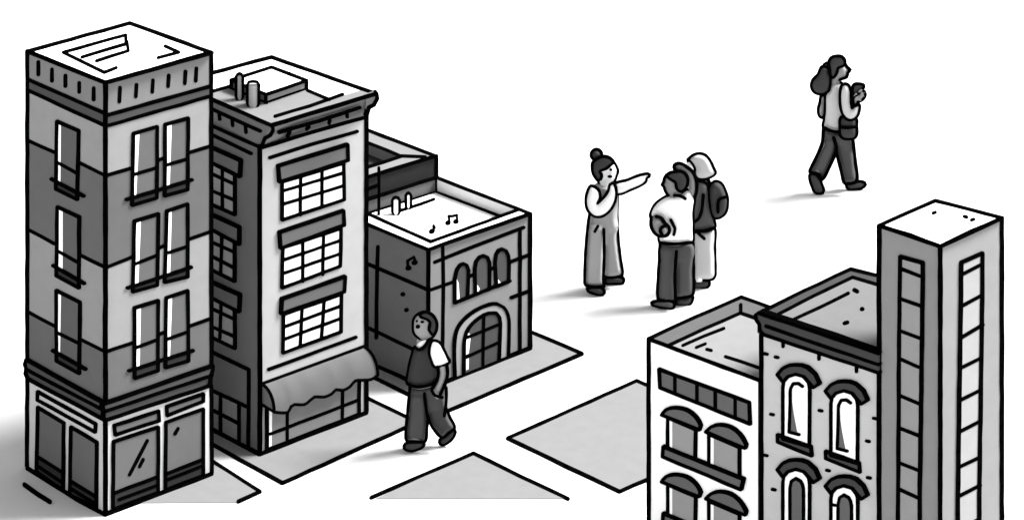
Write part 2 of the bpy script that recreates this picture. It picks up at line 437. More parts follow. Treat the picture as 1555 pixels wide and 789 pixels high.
def tube(mb, pl, pts, w, depth, closed=False, mat=None, sm=0):
    """a round black cord through picture points, depth metres in front of plane pl"""
    mat = mat or INK
    if sm: pts = smooth(pts, closed, sm)
    P = [pl.at(x, y, depth) for x, y in pts]
    m = len(P); r0 = w * 1.04 / 2 / K; ns = 8
    vs = []; fs = []
    for i in range(m):
        a = P[(i - 1) % m] if (closed or i > 0) else P[i]
        b = P[(i + 1) % m] if (closed or i < m - 1) else P[i]
        t = (b - a)
        if t.length < 1e-9: t = Vector((1, 0, 0))
        t.normalize()
        side = t.cross(D)
        if side.length < 1e-6: side = Vector((1, 0, 0))
        side.normalize(); up = side.cross(t).normalized()
        rr = r0 * (1 + 0.05 * math.sin(i * 0.7 + pts[0][0]))
        for k in range(ns):
            an = 2 * math.pi * k / ns
            vs.append(P[i] + side * (rr * math.cos(an)) + up * (rr * math.sin(an)))
    for i in range(m if closed else m - 1):
        j = (i + 1) % m
        for k in range(ns):
            l = (k + 1) % ns
            fs.append([i * ns + k, i * ns + l, j * ns + l, j * ns + k])
    mb.add(vs, fs, mat, True)
    if not closed:
        for p in (P[0], P[-1]): ball(mb, p, r0, mat)
def ball(mb, c, r0, mat, sx=1, sy=1, sz=1):
    vs = []; fs = []; nu, nv = 10, 6
    for j in range(nv + 1):
        th = math.pi * j / nv
        for i in range(nu):
            a = 2 * math.pi * i / nu
            vs.append(c + Vector((r0 * sx * math.sin(th) * math.cos(a), r0 * sy * math.sin(th) * math.sin(a), r0 * sz * math.cos(th))))
    for j in range(nv):
        for i in range(nu):
            k = (i + 1) % nu
            fs.append([j * nu + i, j * nu + k, (j + 1) * nu + k, (j + 1) * nu + i])
    mb.add(vs, fs, mat, True)
def smooth(pts, closed, step=3.0):
    out = []; m = len(pts)
    for i in range(m if closed else m - 1):
        p0 = pts[(i - 1) % m] if (closed or i > 0) else pts[i]
        p1 = pts[i]; p2 = pts[(i + 1) % m]
        p3 = pts[(i + 2) % m] if (closed or i < m - 2) else pts[(i + 1) % m]
        L = math.hypot(p2[0] - p1[0], p2[1] - p1[1])
        n = max(1, int(L / step))
        # limit overshoot on long spans next to short ones
        l0 = math.hypot(p1[0] - p0[0], p1[1] - p0[1]) or 1; l2 = math.hypot(p3[0] - p2[0], p3[1] - p2[1]) or 1
        t1 = [(p2[k] - p0[k]) / (l0 + L) * min(L, 2.2 * l0) for k in (0, 1)]
        t2 = [(p3[k] - p1[k]) / (l2 + L) * min(L, 2.2 * l2) for k in (0, 1)]
        for q in range(n):
            t = q / n; a = 2 * t**3 - 3 * t**2 + 1; b = t**3 - 2 * t**2 + t; c = -2 * t**3 + 3 * t**2; d = t**3 - t**2
            out.append(tuple(a * p1[k] + b * t1[k] + c * p2[k] + d * t2[k] for k in (0, 1)))
    if not closed: out.append(tuple(pts[-1]))
    return out
PIPE = paint(0.34, 'pipe_grey')
pipe(TOP, 358.6, 368.8, 111.5, 152.5, PIPE, rf); pipe(TOP, 375.5, 393, 123.5, 162.8, PIPE, rf)
LINTEL = T(144, 'R', 'lintel_grey')
def gridwin(pl, q, verts, hors, mat, lintel, lmat, lw=4.8):
    o = window(r, pl, q, mat, list(verts) + list(hors), w=5, lw=4.7)
    c = MB(); slab(c, pl, lintel, 0, 0.02, lmat); ink(c, pl, lintel, 5, 0, 0.028, closed=True); c.build('lintel', o)
WIN2 = WHITE
gridwin(B.R, [(429, 276.4), (522.3, 248), (523.3, 303.2), (429, 334.1)], ([(457, 269.5), (456.4, 326.5)], [(489.4, 259.4), (489.4, 312.6)]), ([(430.3, 289.8), (521.6, 262.7)], [(430.3, 310), (521.6, 282.2)]), WIN2,
        [(423.3, 252.4), (528.4, 220), (529.2, 243.5), (425.3, 276.4)], LINTEL)
gridwin(B.R, [(430.3, 376), (518.3, 346.8), (517.2, 404), (429, 437)], ([(460, 367), (460, 427)], [(491.9, 355.7), (490.4, 416.7)]), ([(431.6, 394.4), (517.7, 365)], [(432.9, 414.2), (517.7, 385)]), WIN2,
        [(425.3, 353), (522.3, 320.2), (523.3, 341.7), (427, 377)], LINTEL)
gridwin(B.R, [(431, 477.5), (519, 446.4), (518.3, 503.6), (430.3, 535.8)], ([(459, 468.7), (456.4, 524.4)], [(492.4, 457.3), (488.6, 511.7)]), ([(434, 495.3), (516.5, 464.9)], [(433.6, 514.3), (517.2, 483.4)]), WIN2,
        [(429, 454), (524.8, 420), (523.6, 442.8), (427.8, 476.3)], LINTEL)
GL2 = T(172, 'L', 'pale_window_glass')
gridwin(B.L, [(300, 236.5), (356, 265.5), (356.1, 326), (300, 301)], ([(337.4, 256.9), (337.4, 315)],), ([(300, 254), (355.6, 279.7)], [(300, 281), (355, 303.7)]), GL2,
        [(300, 215), (364.5, 244.2), (363.2, 268.3), (300, 236.5)], W2L)
gridwin(B.L, [(300, 337), (355.6, 367), (355.6, 426.9), (300, 399)], ([(336.6, 357), (334.6, 416.7)],), ([(300, 358), (354.3, 382.3)], [(300, 378), (354.3, 406.3)]), GL2,
        [(300, 317.5), (362.4, 345.5), (362, 370.9), (300, 337)], W2L)
gridwin(B.L, [(300, 441.5), (355.6, 470), (356.1, 529), (300, 502)], ([(335.3, 462.3), (333.6, 513)],), ([(300, 458), (354.3, 483.9)], [(300, 487), (355, 510.5)]), GL2,
        [(300, 419), (363.2, 447.9), (362, 473.2), (300, 441.5)], W2L)
# side entrance
mb = MB()
slab(mb, B.L, [(300, 524), (377.1, 561.2), (376.4, 679), (300, 641)], 0, 0.004, W2L)
slab(mb, B.L, [(300, 583), (362.4, 612), (362.4, 670.5), (300, 641)], 0, 0.007, T(150, 'L', 'side_glass'))
for l in ([(300, 524), (322.7, 535), (377.1, 561.2), (376.4, 679)], [(300, 583), (322.7, 593.2), (374.6, 617.3)], [(334.6, 600.8), (334.6, 655)], [(362.4, 613.5), (362.4, 671)], [(300, 612), (322.7, 622.3), (362, 642.6)]):
    ink(mb, B.L, l, 4.9, 0, 0.014)
mb.build('side_entrance', r)
# shop window under the awning
SG = T(194, 'R', 'shop_glass')
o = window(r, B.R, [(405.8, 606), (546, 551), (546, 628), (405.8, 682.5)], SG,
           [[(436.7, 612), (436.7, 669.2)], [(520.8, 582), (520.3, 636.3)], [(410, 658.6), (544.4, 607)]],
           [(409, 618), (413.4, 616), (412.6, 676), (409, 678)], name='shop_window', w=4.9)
# awning: a curved canvas hood with a scalloped lower edge
def awning(parent):
    mb = MB()
    cloth = T(152, 'R', 'awning_canvas'); under = T(113, 'L', 'awning_side')
    top0, top1 = (397.4, 582.3), (552, 525.7)
    scal = smooth([(416.4, 624.9), (436.7, 625.5), (441.7, 616.5), (446.8, 613.5), (462, 613.5), (472, 606), (477.2, 602), (492.4, 602), (503.8, 597), (510, 591), (520.3, 592), (530.4, 587), (539.3, 577.5), (548, 576.7), (563.3, 575.5), (573.5, 569)], False, 4)
    n = len(scal); m = 8; dmax = 0.12
    vs = []
    for i in range(n):
        t = i / (n - 1)
        tx = top0[0] + (top1[0] - top0[0]) * t; ty = top0[1] + (top1[1] - top0[1]) * t
        bx, by = scal[i]
        for k in range(m + 1):
            s_ = k / m
            d = 0.01 + dmax * math.sin(s_ * math.pi / 2)
            x = tx + (bx - tx) * math.sin(s_ * math.pi / 2)
            y = ty + (by - ty) * (0.35 * s_ + 0.65 * (1 - math.cos(s_ * math.pi / 2)))
            vs.append(B.R.at(x, y, d))
    fs = [[i * (m + 1) + k, i * (m + 1) + k + 1, (i + 1) * (m + 1) + k + 1, (i + 1) * (m + 1) + k] for i in range(n - 1) for k in range(m)]
    mb.add(vs, fs, cloth, True)
    # left cheek of the hood
    ch = [vs[k] for k in range(m + 1)] + [B.R.at(397.4, 613.5, 0.004)]
    mb.add(ch, [list(range(len(ch)))], under)
    mb.add([vs[(n - 1) * (m + 1) + k] for k in range(m + 1)] + [B.R.at(557, 560, 0.004)], [list(range(m + 2))], under)
    def cord(P, w=5.4):
        pl_pts = P; r0 = w / 2 / K
        for a, b in zip(P[:-1], P[1:]):
            t = (b - a)
            if t.length < 1e-6: continue
            t.normalize(); sd = t.cross(D).normalized(); up = sd.cross(t)
            v = []
            for q in (a, b):
                for k in range(8): v.append(q + sd * (r0 * math.cos(k * math.pi / 4)) + up * (r0 * math.sin(k * math.pi / 4)))
            mb.add(v, [[k, (k + 1) % 8, 8 + (k + 1) % 8, 8 + k] for k in range(8)], INK, True)
        for q in P: ball(mb, q, r0, INK)
    cord([vs[i * (m + 1)] for i in range(0, n, 3)] + [vs[(n - 1) * (m + 1)]], 5)
    cord([vs[i * (m + 1) + m] for i in range(n)], 5.2)
    cord([vs[k] for k in range(m + 1)], 5)
    cord([vs[(n - 1) * (m + 1) + k] for k in range(m + 1)], 5.2)
    cord([B.R.at(397.4, 613.5, 0.01), vs[m]], 4.6)
    mb.build('awning', parent)
awning(r)

# ===== 3 dark building behind
INR = T(113, 'S', 'dark_roof_deck')
B = Building('dark_building', 'low charcoal building with pale roof rim, half hidden behind the awning building',
             'building', (500, 522), (368, 470), (663, 462), (500, 287), (368, 235), (663, 237), (530, 186))
r = B.root
RIM = T(216, 'H', 'pale_rim')
mb = MB(); B.parapet(mb, [(400, 236), (500, 270), (609.5, 237), (520, 200)], 0.16, T(76, 'L'), T(77, 'R', 'charcoal_wall'), RIM, T(150, 'L'), T(113, 'R'))
ink(mb, B.R, [(663.2, 237), (663.2, 300)], 5.4); ink(mb, B.R, [(500, 287), (560, 268.6), (663, 237)], 5)
ink(mb, B.R, [(540, 289), (560, 286.4), (574, 281.3)], 4.5)
ink(mb, B.roof, [(530, 186), (560, 197.7), (663, 237)], 5, 0, 0.006)
ink(mb, B.roof, [(500, 287), (560, 268), (651, 239.5), (663, 236.5)], 5, 0, 0.006)
for l in ([(520, 201), (562.7, 218), (609.5, 237), (557.6, 253.5), (500, 271)], [(609.5, 236.4), (646, 237.8)]): ink(mb, B.roof, l, 4.6, 0, 0.006)
mb.build('wall', r)
mb = MB(); mb.add(B.deckpts, [[0, 1, 2, 3]], T(113, 'H', 'dark_deck')); mb.build('roof', r)

# ===== 4 arched hall with the musical notes
B = Building('music_hall', 'low square building with arched doorway, three arched windows and musical notes',
             'building', (650, 590), (507, 525), (806, 528), (650.5, 379), (507, 318), (806, 324.5), (663, 269))
r = B.root
WH = T(186, 'R', 'hall_wall')
mb = MB(); B.parapet(mb, [(530, 312.5), (654, 366.3), (787, 318), (662.5, 271.5)], 0.165, W2L, WH, WHITE, paint(0.62, 'inner_parapet_pale'), T(150, 'R', 'inner_parapet_grey'))  # left wall again takes the darker paint with shade in it
for l in ([(573.3, 374.5), (571.8, 440), (571, 512.5)], [(540, 393), (560, 401.6), (650, 440.3)], [(540, 490), (560, 498.3), (623.6, 528.5), (650, 541)], [(507, 318), (560, 342), (650.5, 379)], [(507, 525), (577, 557.7), (650, 590)]): ink(mb, B.L, l, 4.8)
ink(mb, GROUND, [(530, 535.5), (577, 557), (650, 590), (679.3, 578.5), (806, 528)], 5.0, 0, 0.016); ink(mb, B.L, [(650.5, 379), (650.3, 590)], 5.2); ink(mb, B.R, [(650.5, 379), (650.3, 590)], 5.2)
for x, y in ((610.8, 446.7), (616.6, 470.5)): ink(mb, B.L, [(x, y), (x + 0.6, y)], 6)
for l in ([(672.4, 374), (673.5, 430), (672, 581)], [(790, 348), (790, 534)], [(660.2, 398), (720, 374), (795.8, 345.3)], [(652.6, 440.3), (689.3, 427.7)], [(714.7, 418.8), (719, 417)], [(746, 408.7), (751.4, 406)],
          [(774, 398), (804, 387)], [(776.8, 451.7), (804.6, 441.6)], [(650.5, 379), (725, 352), (806, 324.5)], [(650, 590), (679.3, 577.5), (806, 527)]): ink(mb, B.R, l, 5)
ink(mb, B.R, [(805.6, 325), (805.6, 527)], 6)
mb.build('wall', r)
mb = MB(); mb.add(B.deckpts, [[0, 1, 2, 3]], WHITE)
dk = B.deck
ink(mb, dk, [(530, 331), (560, 321.9), (661.5, 289.4), (759, 327.5), (775, 333)], 4.6, 0, 0.006)
ink(mb, dk, [(606, 320), (640, 309), (659, 302)], 4.4, 0, 0.006)
hallroof = mb.build('roof', r)
mb = MB()
ink(mb, B.roof, [(507, 318), (650.5, 379), (806, 324.5), (663, 269)], 5, 0, 0.005, closed=True)
ink(mb, B.roof, [(530, 311), (560, 324.4), (654, 366.3), (759, 328), (787, 318)], 4.8, 0, 0.007)
ink(mb, B.roof, [(540, 308.5), (560, 302), (663, 269)], 4.6, 0, 0.006)
pv = Plane(B.deck.at(661.5, 289.4), (0, -1, 0))
ink(mb, pv, [(661.8, 272), (661.8, 289.4)], 4.8, 0, 0.02)
mb.build('roof_rim', r)
pipe(dk, 595.8, 606.8, 299, 326.5, WHITE, hallroof); pipe(dk, 616.4, 624, 292.7, 317.5, WHITE, hallroof)
mb = MB(); pv = Plane(dk.at(575.3, 326), (0, -1, 0))
tube(mb, pv, [(575.3, 254.7), (575.6, 290), (575, 326)], 4.8, 0.0)
mb.build('antenna_mast', r)
def notes(pl, heads, stems, beam, parent, d=0.009):
    mb = MB()
    for x, y in heads: ink(mb, pl, [(x - 0.8, y + 0.2), (x + 0.8, y - 0.2)], 7, 0, d)
    for s_ in stems: ink(mb, pl, s_, 3.4, 0, d)
    for s_ in beam: ink(mb, pl, s_, 3.8, 0, d)
    mb.build('music_note', parent)
notes(dk, [(680.5, 337.5), (692.6, 335.6)], [[(683, 336), (681.5, 327.5)], [(694.5, 334.5), (694, 326)]], [[(681.5, 327.5), (687, 327.5), (694, 325.8)]], hallroof)
notes(dk, [(656, 350.5)], [[(659, 350), (658.5, 342)]], [[(658.5, 342), (660.3, 345)]], hallroof)
notes(B.L, [(619.7, 407), (629, 398.6)], [[(619, 406), (618.4, 396)], [(630.5, 397), (628, 390.4)]], [[(618.4, 396), (628, 390.4)]], r)
GH = T(113, 'R', 'hall_glass')
sill = [(691, 460), (775, 426.4)]
A = ([(691, 459.3), (690.8, 424), (694.5, 409), (699, 402.5), (704, 400.5), (709, 402.5), (712, 410), (711.5, 426), (710.4, 451.7)],
     [(722.3, 446.7), (721.5, 408), (723.5, 397), (728.5, 390.5), (735, 388.4), (741, 391), (743.8, 399), (744, 412), (743.8, 439)],
     [(754, 435.3), (752.3, 398), (754, 386), (757.5, 380.5), (763, 378.3), (769, 381), (772.5, 388), (773.6, 398), (773, 427.7)])
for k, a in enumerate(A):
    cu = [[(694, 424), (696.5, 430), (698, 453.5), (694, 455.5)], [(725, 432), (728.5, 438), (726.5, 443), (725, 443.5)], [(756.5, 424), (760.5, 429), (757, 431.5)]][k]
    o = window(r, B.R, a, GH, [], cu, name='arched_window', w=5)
c = MB(); slab(c, B.R, [(691, 458.5), (775, 425), (775, 427.8), (691, 461.5)], 0, 0.02, INK); ink(c, B.R, sill, 4.8, 0, 0.02); c.build('window_ledge', r)
outer = [(691.5, 572), (690.7, 523.5), (694.5, 500.7), (704.7, 485.5), (722.4, 471.5), (742.7, 462.7), (755.4, 461.4), (765.5, 466.5), (771.8, 477.9), (773.6, 493), (772.6, 539)]
inner = [(704.7, 566.5), (706, 515.9), (712.3, 498), (727.5, 483), (742.7, 475.3), (754, 475.3), (759, 481.7), (760.4, 490.5), (758.6, 545)]
mb = MB()
oo = smooth(outer, False, 6); ii = smooth(inner, False, 6)
slab(mb, B.R, oo, 0, 0.012, T(216, 'R')); ink(mb, B.R, oo, 4.8, 0, 0.02)
dw = mb.build('door_surround', r)
mb = MB(); slab(mb, B.R, ii, 0, 0.015, GH); ink(mb, B.R, ii, 4.8, 0, 0.024)
for l in ([(735, 480.4), (733.8, 553.9)], [(709.7, 512), (756.6, 493)], [(708.5, 541.7), (757.9, 519.7)]): ink(mb, B.R, l, 4.2, 0, 0.022)
dd = mb.build('door', r)
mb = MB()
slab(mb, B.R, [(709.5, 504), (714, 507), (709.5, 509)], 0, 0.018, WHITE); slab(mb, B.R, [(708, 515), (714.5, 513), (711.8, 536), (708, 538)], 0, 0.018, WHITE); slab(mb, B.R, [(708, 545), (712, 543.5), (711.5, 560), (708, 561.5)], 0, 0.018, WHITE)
mb.build('glass_highlight', dd)  # white slivers stand for reflections painted on the door glass

# ===== 5 white building right of the plaza
B = Building('white_building', 'white fronted building with a long strip window, left of the speckled building',
             'building', (1151, 978), (984.4, 915), (1292, 915), (1151, 577), (984.4, 514), (1292, 516), (1125.8, 450.3))
r = B.root
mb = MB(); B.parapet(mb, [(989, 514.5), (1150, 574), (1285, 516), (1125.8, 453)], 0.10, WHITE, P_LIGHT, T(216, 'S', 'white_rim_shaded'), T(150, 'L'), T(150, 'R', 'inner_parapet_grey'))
# low coping along the two back edges, grey on its inner side
ink(mb, B.L, [(984.6, 514), (984.6, 915)], 6); ink(mb, B.L, [(984.4, 514), (1070, 546), (1152, 576.5)], 5)
mb.build('wall', r)
mb = MB()
slab(mb, B.roof, [(986, 513), (1125.8, 452), (1200, 477), (1200, 501), (1124.5, 474.3), (1014.3, 523.2)], -0.004, 0.002, T(150, 'S', 'grey_coping'))
ink(mb, B.roof, [(984.4, 514), (1055, 481), (1125.8, 450.3), (1200, 477)], 5.2, 0, 0.007)
ink(mb, B.roof, [(1014.3, 524), (1070, 498), (1124.5, 474.3), (1147.3, 482)], 4.6, 0, 0.009)
ink(mb, B.roof, [(1125, 462), (1125, 474.3)], 4.8, 0, 0.009)
ink(mb, B.roof, [(984.4, 514), (1070, 546), (1152, 576.5)], 4.6, 0, 0.009)
mb.build('coping', r)
mb = MB()
slab(mb, B.roof, [(1014.3, 523.8), (1124.5, 474.3), (1280, 524), (1150, 575)], -0.004, 0.0, T(216, 'S', 'pale_roof_deck'))
for l in ([(1037, 523.7), (1068, 510), (1099.2, 497.9)], [(1057.4, 526.8), (1071.3, 521.2)], [(1073.4, 529.6), (1080.2, 531.3)], [(1101.7, 540.7), (1125, 548), (1151.9, 557.4)]): ink(mb, B.roof, l, 4.4, 0, 0.005)
mb.build('roof', r)
G113 = T(113, 'L', 'mid_grey_glass'); G170 = T(172, 'L', 'pale_window_glass'); TR113 = T(113, 'L', 'mid_grey_trim')
window(r, B.L, [(1000.4, 560.5), (1137.2, 611), (1138.5, 643.5), (1001.7, 588.3)], G113,
       [[(1024.5, 570), (1024.5, 597)], [(1058, 582.5), (1058, 610.5)], [(1085.8, 592.5), (1085.8, 621.5)], [(1116, 603.5), (1116, 633.5)]], w=5.2, name='strip_window')
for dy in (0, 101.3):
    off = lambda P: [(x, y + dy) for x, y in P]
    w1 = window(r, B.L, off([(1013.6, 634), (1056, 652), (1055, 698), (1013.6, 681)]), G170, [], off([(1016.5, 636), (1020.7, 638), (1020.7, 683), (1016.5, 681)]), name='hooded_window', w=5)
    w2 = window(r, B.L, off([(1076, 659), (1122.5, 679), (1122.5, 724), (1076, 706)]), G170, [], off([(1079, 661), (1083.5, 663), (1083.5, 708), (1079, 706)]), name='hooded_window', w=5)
    for w_, H in ((w1, [(1004.2, 629.8), (1010.5, 622), (1023.2, 618.9), (1041, 622), (1055, 632), (1063.2, 646), (1061, 652.3)]),
                  (w2, [(1071.3, 655.2), (1079, 648), (1091.6, 644.7), (1109.3, 648.5), (1123.5, 660), (1132.2, 675), (1130.9, 680.2)])):
        hh = smooth(off(H), False, 5)
        c = MB(); slab(c, B.L, hh, 0, 0.022, TR113); ink(c, B.L, hh, 5, 0, 0.03, closed=True); c.build('hood', w_)
    c = MB(); q = off([(1006.7, 677.7), (1128.3, 727), (1124.5, 743), (1005.5, 692.9)])
    slab(c, B.L, q, 0, 0.022, TR113); ink(c, B.L, q, 5.2, 0, 0.03, closed=True); c.build('window_ledge', r)

# ===== 6 speckled brick building
B = Building('speckled_building', 'pale speckled building with dark cornice and tall round headed windows',
             'building', (1334, 1041), (1155.5, 982), (1477, 972), (1334, 566), (1155.5, 507), (1477, 500), (1296, 440))
r = B.root
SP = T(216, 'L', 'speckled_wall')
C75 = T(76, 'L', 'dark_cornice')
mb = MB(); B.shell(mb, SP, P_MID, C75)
ink(mb, B.L, [(1155.5, 507), (1155.8, 982)], 6)
for x, y in ((1162.6, 537.2), (1179, 542.2), (1171.9, 629), (1162.5, 691), (1174.7, 742.8), (1245.6, 623.2), (1257, 713.9), (1328, 635), (1317.4, 669.5), (1319, 725), (1266, 766), (1168, 590)):
    if (x, y) != (1168, 590): ink(mb, B.L, [(x - 2.2, y - 0.5), (x + 2.2, y + 0.5)], 4.6)
for x, y in ((1188.8, 519), (1243.3, 538), (1300.3, 557)): ink(mb, B.L, [(x, y), (x, y + 7)], 5)
mb.build('wall', r)
mb = MB()
Q = 0.09
slab(mb, B.L, [(1150, 475), (1334, 536), (1334, 554), (1148, 486), (1146.5, 480)], 0, Q, C75)
slab(mb, B.L, [(1150, 488), (1334, 552), (1334, 566.5), (1158, 508), (1153.5, 500)], 0, Q * 0.5, C75)
ink(mb, B.L, [(1152, 475), (1240, 504), (1334, 536)], 5, 0, Q + .008)
ink(mb, B.L, [(1163, 495), (1245, 523.5), (1334, 553.5)], 5, 0, Q + .008)
ink(mb, B.L, [(1159, 507.8), (1245, 536.5), (1334, 566)], 5, 0, Q + .008)
ink(mb, B.L, [(1152, 475), (1147, 478), (1147.7, 485), (1152.8, 492.6), (1153.5, 501.5), (1159, 507.8)], 5, 0, Q + .008)
zt = B.L.at(1150, 475, Q).z
CT = Plane((0, 0, zt), (0, 0, 1))
slab(mb, CT, [(1150, 475), (1292, 407.7), (1470, 468), (1334, 536)], -0.27, 0, C75)
ink(mb, CT, [(1151, 475), (1220, 441), (1292, 407.7), (1334, 418)], 5, 0, 0.008)
ink(mb, CT, [(1175.6, 479.5), (1235, 449), (1294.7, 420.4), (1334, 432)], 4.8, 0, 0.008)
ink(mb, CT, [(1152, 475), (1240, 504), (1334, 536)], 4.6, 0, 0.008)
mb.build('cornice', r)
mb = MB()
slab(mb, CT, [(1175.6, 480), (1294.7, 420.4), (1440, 472), (1332, 533)], 0, 0.004, T(186, 'S', 'grey_roof_deck'))
ink(mb, CT, [(1198.4, 487.5), (1245, 466), (1288.3, 444.5)], 4.8, 0, 0.01)
for a in ([(1297.5, 439.5), (1302, 442)], [(1309, 468.5), (1310, 468.5)], [(1282.5, 490), (1287, 488.7)]): ink(mb, CT, a, 5.8, 0, 0.01)
mb.build('roof', r)
for dx, dy0 in ((0, 0), (73, 25)):
    for row in (0, 1):
        dy = dy0 + row * 144
        off = lambda P: [(x + dx, y + dy) for x, y in P]
        fr = smooth(off([(1188.4, 666), (1188.4, 588), (1190, 578), (1196, 571), (1208, 567.5), (1220, 571.5), (1227, 580), (1229, 592), (1228.4, 678)]), False, 6)
        o = window(r, B.L, fr, WHITE, [], None, off([(1180.3, 660), (1231, 677.7), (1232.2, 691.6), (1180.3, 670.5)]), C75, w=5, name='round_headed_window')
        c = MB()
        if row == 0:
            slab(c, B.L, off([(1201, 598), (1205, 628), (1210.5, 657), (1199, 655)]), 0, 0.012, G113)
            ink(c, B.L, smooth(off([(1218.3, 586.6), (1212, 582), (1204, 582.5), (1200, 590), (1199.6, 610), (1198, 655.5)]), False, 6) + off([(1213.2, 659.6)]), 4.6, 0, 0.018)
        else:
            ar = smooth(off([(1199.3, 660), (1199.3, 596), (1201.5, 586), (1208, 582), (1215.5, 586), (1219.6, 598), (1219.6, 668)]), False, 6)
            slab(c, B.L, ar, 0, 0.012, G113); ink(c, B.L, ar, 4.6, 0, 0.018)
        c.build('pane', o)
        ho = off([(1179.8, 568.5), (1187.9, 559.2), (1197, 555), (1206.9, 554), (1216.5, 554.6), (1225.9, 558), (1237.3, 568.5), (1243.6, 582.5), (1234.8, 588.3), (1228.4, 581), (1220.8, 571.9), (1208, 568), (1195.5, 571.9), (1188.5, 580)])
        c = MB(); slab(c, B.L, ho, 0, 0.026, C75); ink(c, B.L, ho, 4.8, 0, 0.034, closed=True); c.build('hood', o)

# ===== 7 slim tower
B = Building('slim_tower', 'slim plain tower with one ladder like window strip on each side',
             'building', (1428, 1075), (1334.5, 1045), (1522.5, 1032), (1428, 374), (1334.5, 342.3), (1522.5, 330.5), (1420.4, 304.3))
r = B.root
mb = MB(); B.shell(mb, P_SLIM, P_SLIM, None)
ink(mb, B.L, [(1334.5, 343), (1334.5, 1045)], 6.8); ink(mb, B.L, [(1427.8, 374), (1427.8, 1075)], 6); ink(mb, B.R, [(1427.8, 374), (1427.8, 1075)], 6); ink(mb, B.R, [(1522, 331), (1522, 1032)], 6)
ink(mb, B.L, [(1334.5, 342.3), (1380, 356), (1428, 374)], 5.4); ink(mb, B.R, [(1428, 374), (1475, 351), (1522.5, 330.5)], 5.4)
mb.build('wall', r)
mb = MB(); mb.add([B.tL, B.tF, B.tR, B.tB], [[0, 1, 2, 3]], WHITE)
ink(mb, B.roof, [(1334.5, 342.3), (1428, 374), (1522.5, 330.5), (1420.4, 304.3)], 5.4, 0, 0.006, closed=True)
for a in ([(1417, 323), (1420.5, 321.8)], [(1464.5, 328), (1468, 329.2)], [(1475.5, 333.4), (1479, 332.4)]): ink(mb, B.roof, a, 5, 0, 0.006)
mb.build('roof', r)
window(r, B.L, [(1366.5, 389.8), (1400.7, 399.3), (1399.8, 500), (1396, 757), (1396, 1040), (1363, 1030), (1363.4, 757), (1365, 500)], paint(lin(170) / 1.9, 'pale_strip_glass'),
       [[(1367, 407.7), (1373, 410), (1396.6, 419.2)], [(1366, 453.3), (1397.6, 464.2)], [(1366, 502), (1396.6, 513.3)], [(1366, 544.5), (1395, 557.4)], [(1365, 599.8), (1395, 612.5)], [(1364, 648.9), (1395, 661)], [(1364, 701.8), (1395, 713.9)], [(1364, 741.7), (1396.6, 756.6)], [(1364, 795), (1396, 808)]], w=5.8, name='window_strip', lw=5)
window(r, B.R, [(1460.6, 398.6), (1492.6, 384.5), (1491.5, 500), (1487.5, 757), (1487.5, 1040), (1455.2, 1055), (1455.2, 757), (1458.8, 520)], paint(lin(240) / 3.6, 'white_window_glass'),
       [[(1461, 416.8), (1490, 401.8)], [(1460, 465), (1490.7, 448.4)], [(1459, 513), (1493, 492.7)], [(1458, 559), (1489, 543.8)], [(1458, 607.5), (1487.5, 592.8)], [(1457, 655.4), (1487.5, 639.7)], [(1456, 709), (1486, 694.8)], [(1458, 752), (1489, 736)], [(1456, 802), (1487, 788)]], w=5.8, name='window_strip', lw=5)

# ---------------------------------------------------------------- people
def inside(pts, poly):
    x, y = pts[:, 0], pts[:, 1]
    c = np.zeros(len(pts), bool)
    n = len(poly)
    for i in range(n):
        x0, y0 = poly[i]; x1, y1 = poly[(i + 1) % n]
        if y0 == y1: continue
        k = ((y0 > y) != (y1 > y)) & (x < (x1 - x0) * (y - y0) / (y1 - y0) + x0)
        c ^= k
    return c
def nearest(pts, poly):
    best = np.full(len(pts), 1e18); bp = np.zeros_like(pts)
    n = len(poly)
    for i in range(n):
        a = np.array(poly[i], float); b = np.array(poly[(i + 1) % n], float)
        ab = b - a; L = ab.dot(ab)
        if L == 0: continue
        t = np.clip(((pts - a) @ ab) / L, 0, 1)
        q = a + t[:, None] * ab
        d = ((pts - q) ** 2).sum(1)
        m = d < best
        best[m] = d[m]; bp[m] = q[m]
    return np.sqrt(best), bp

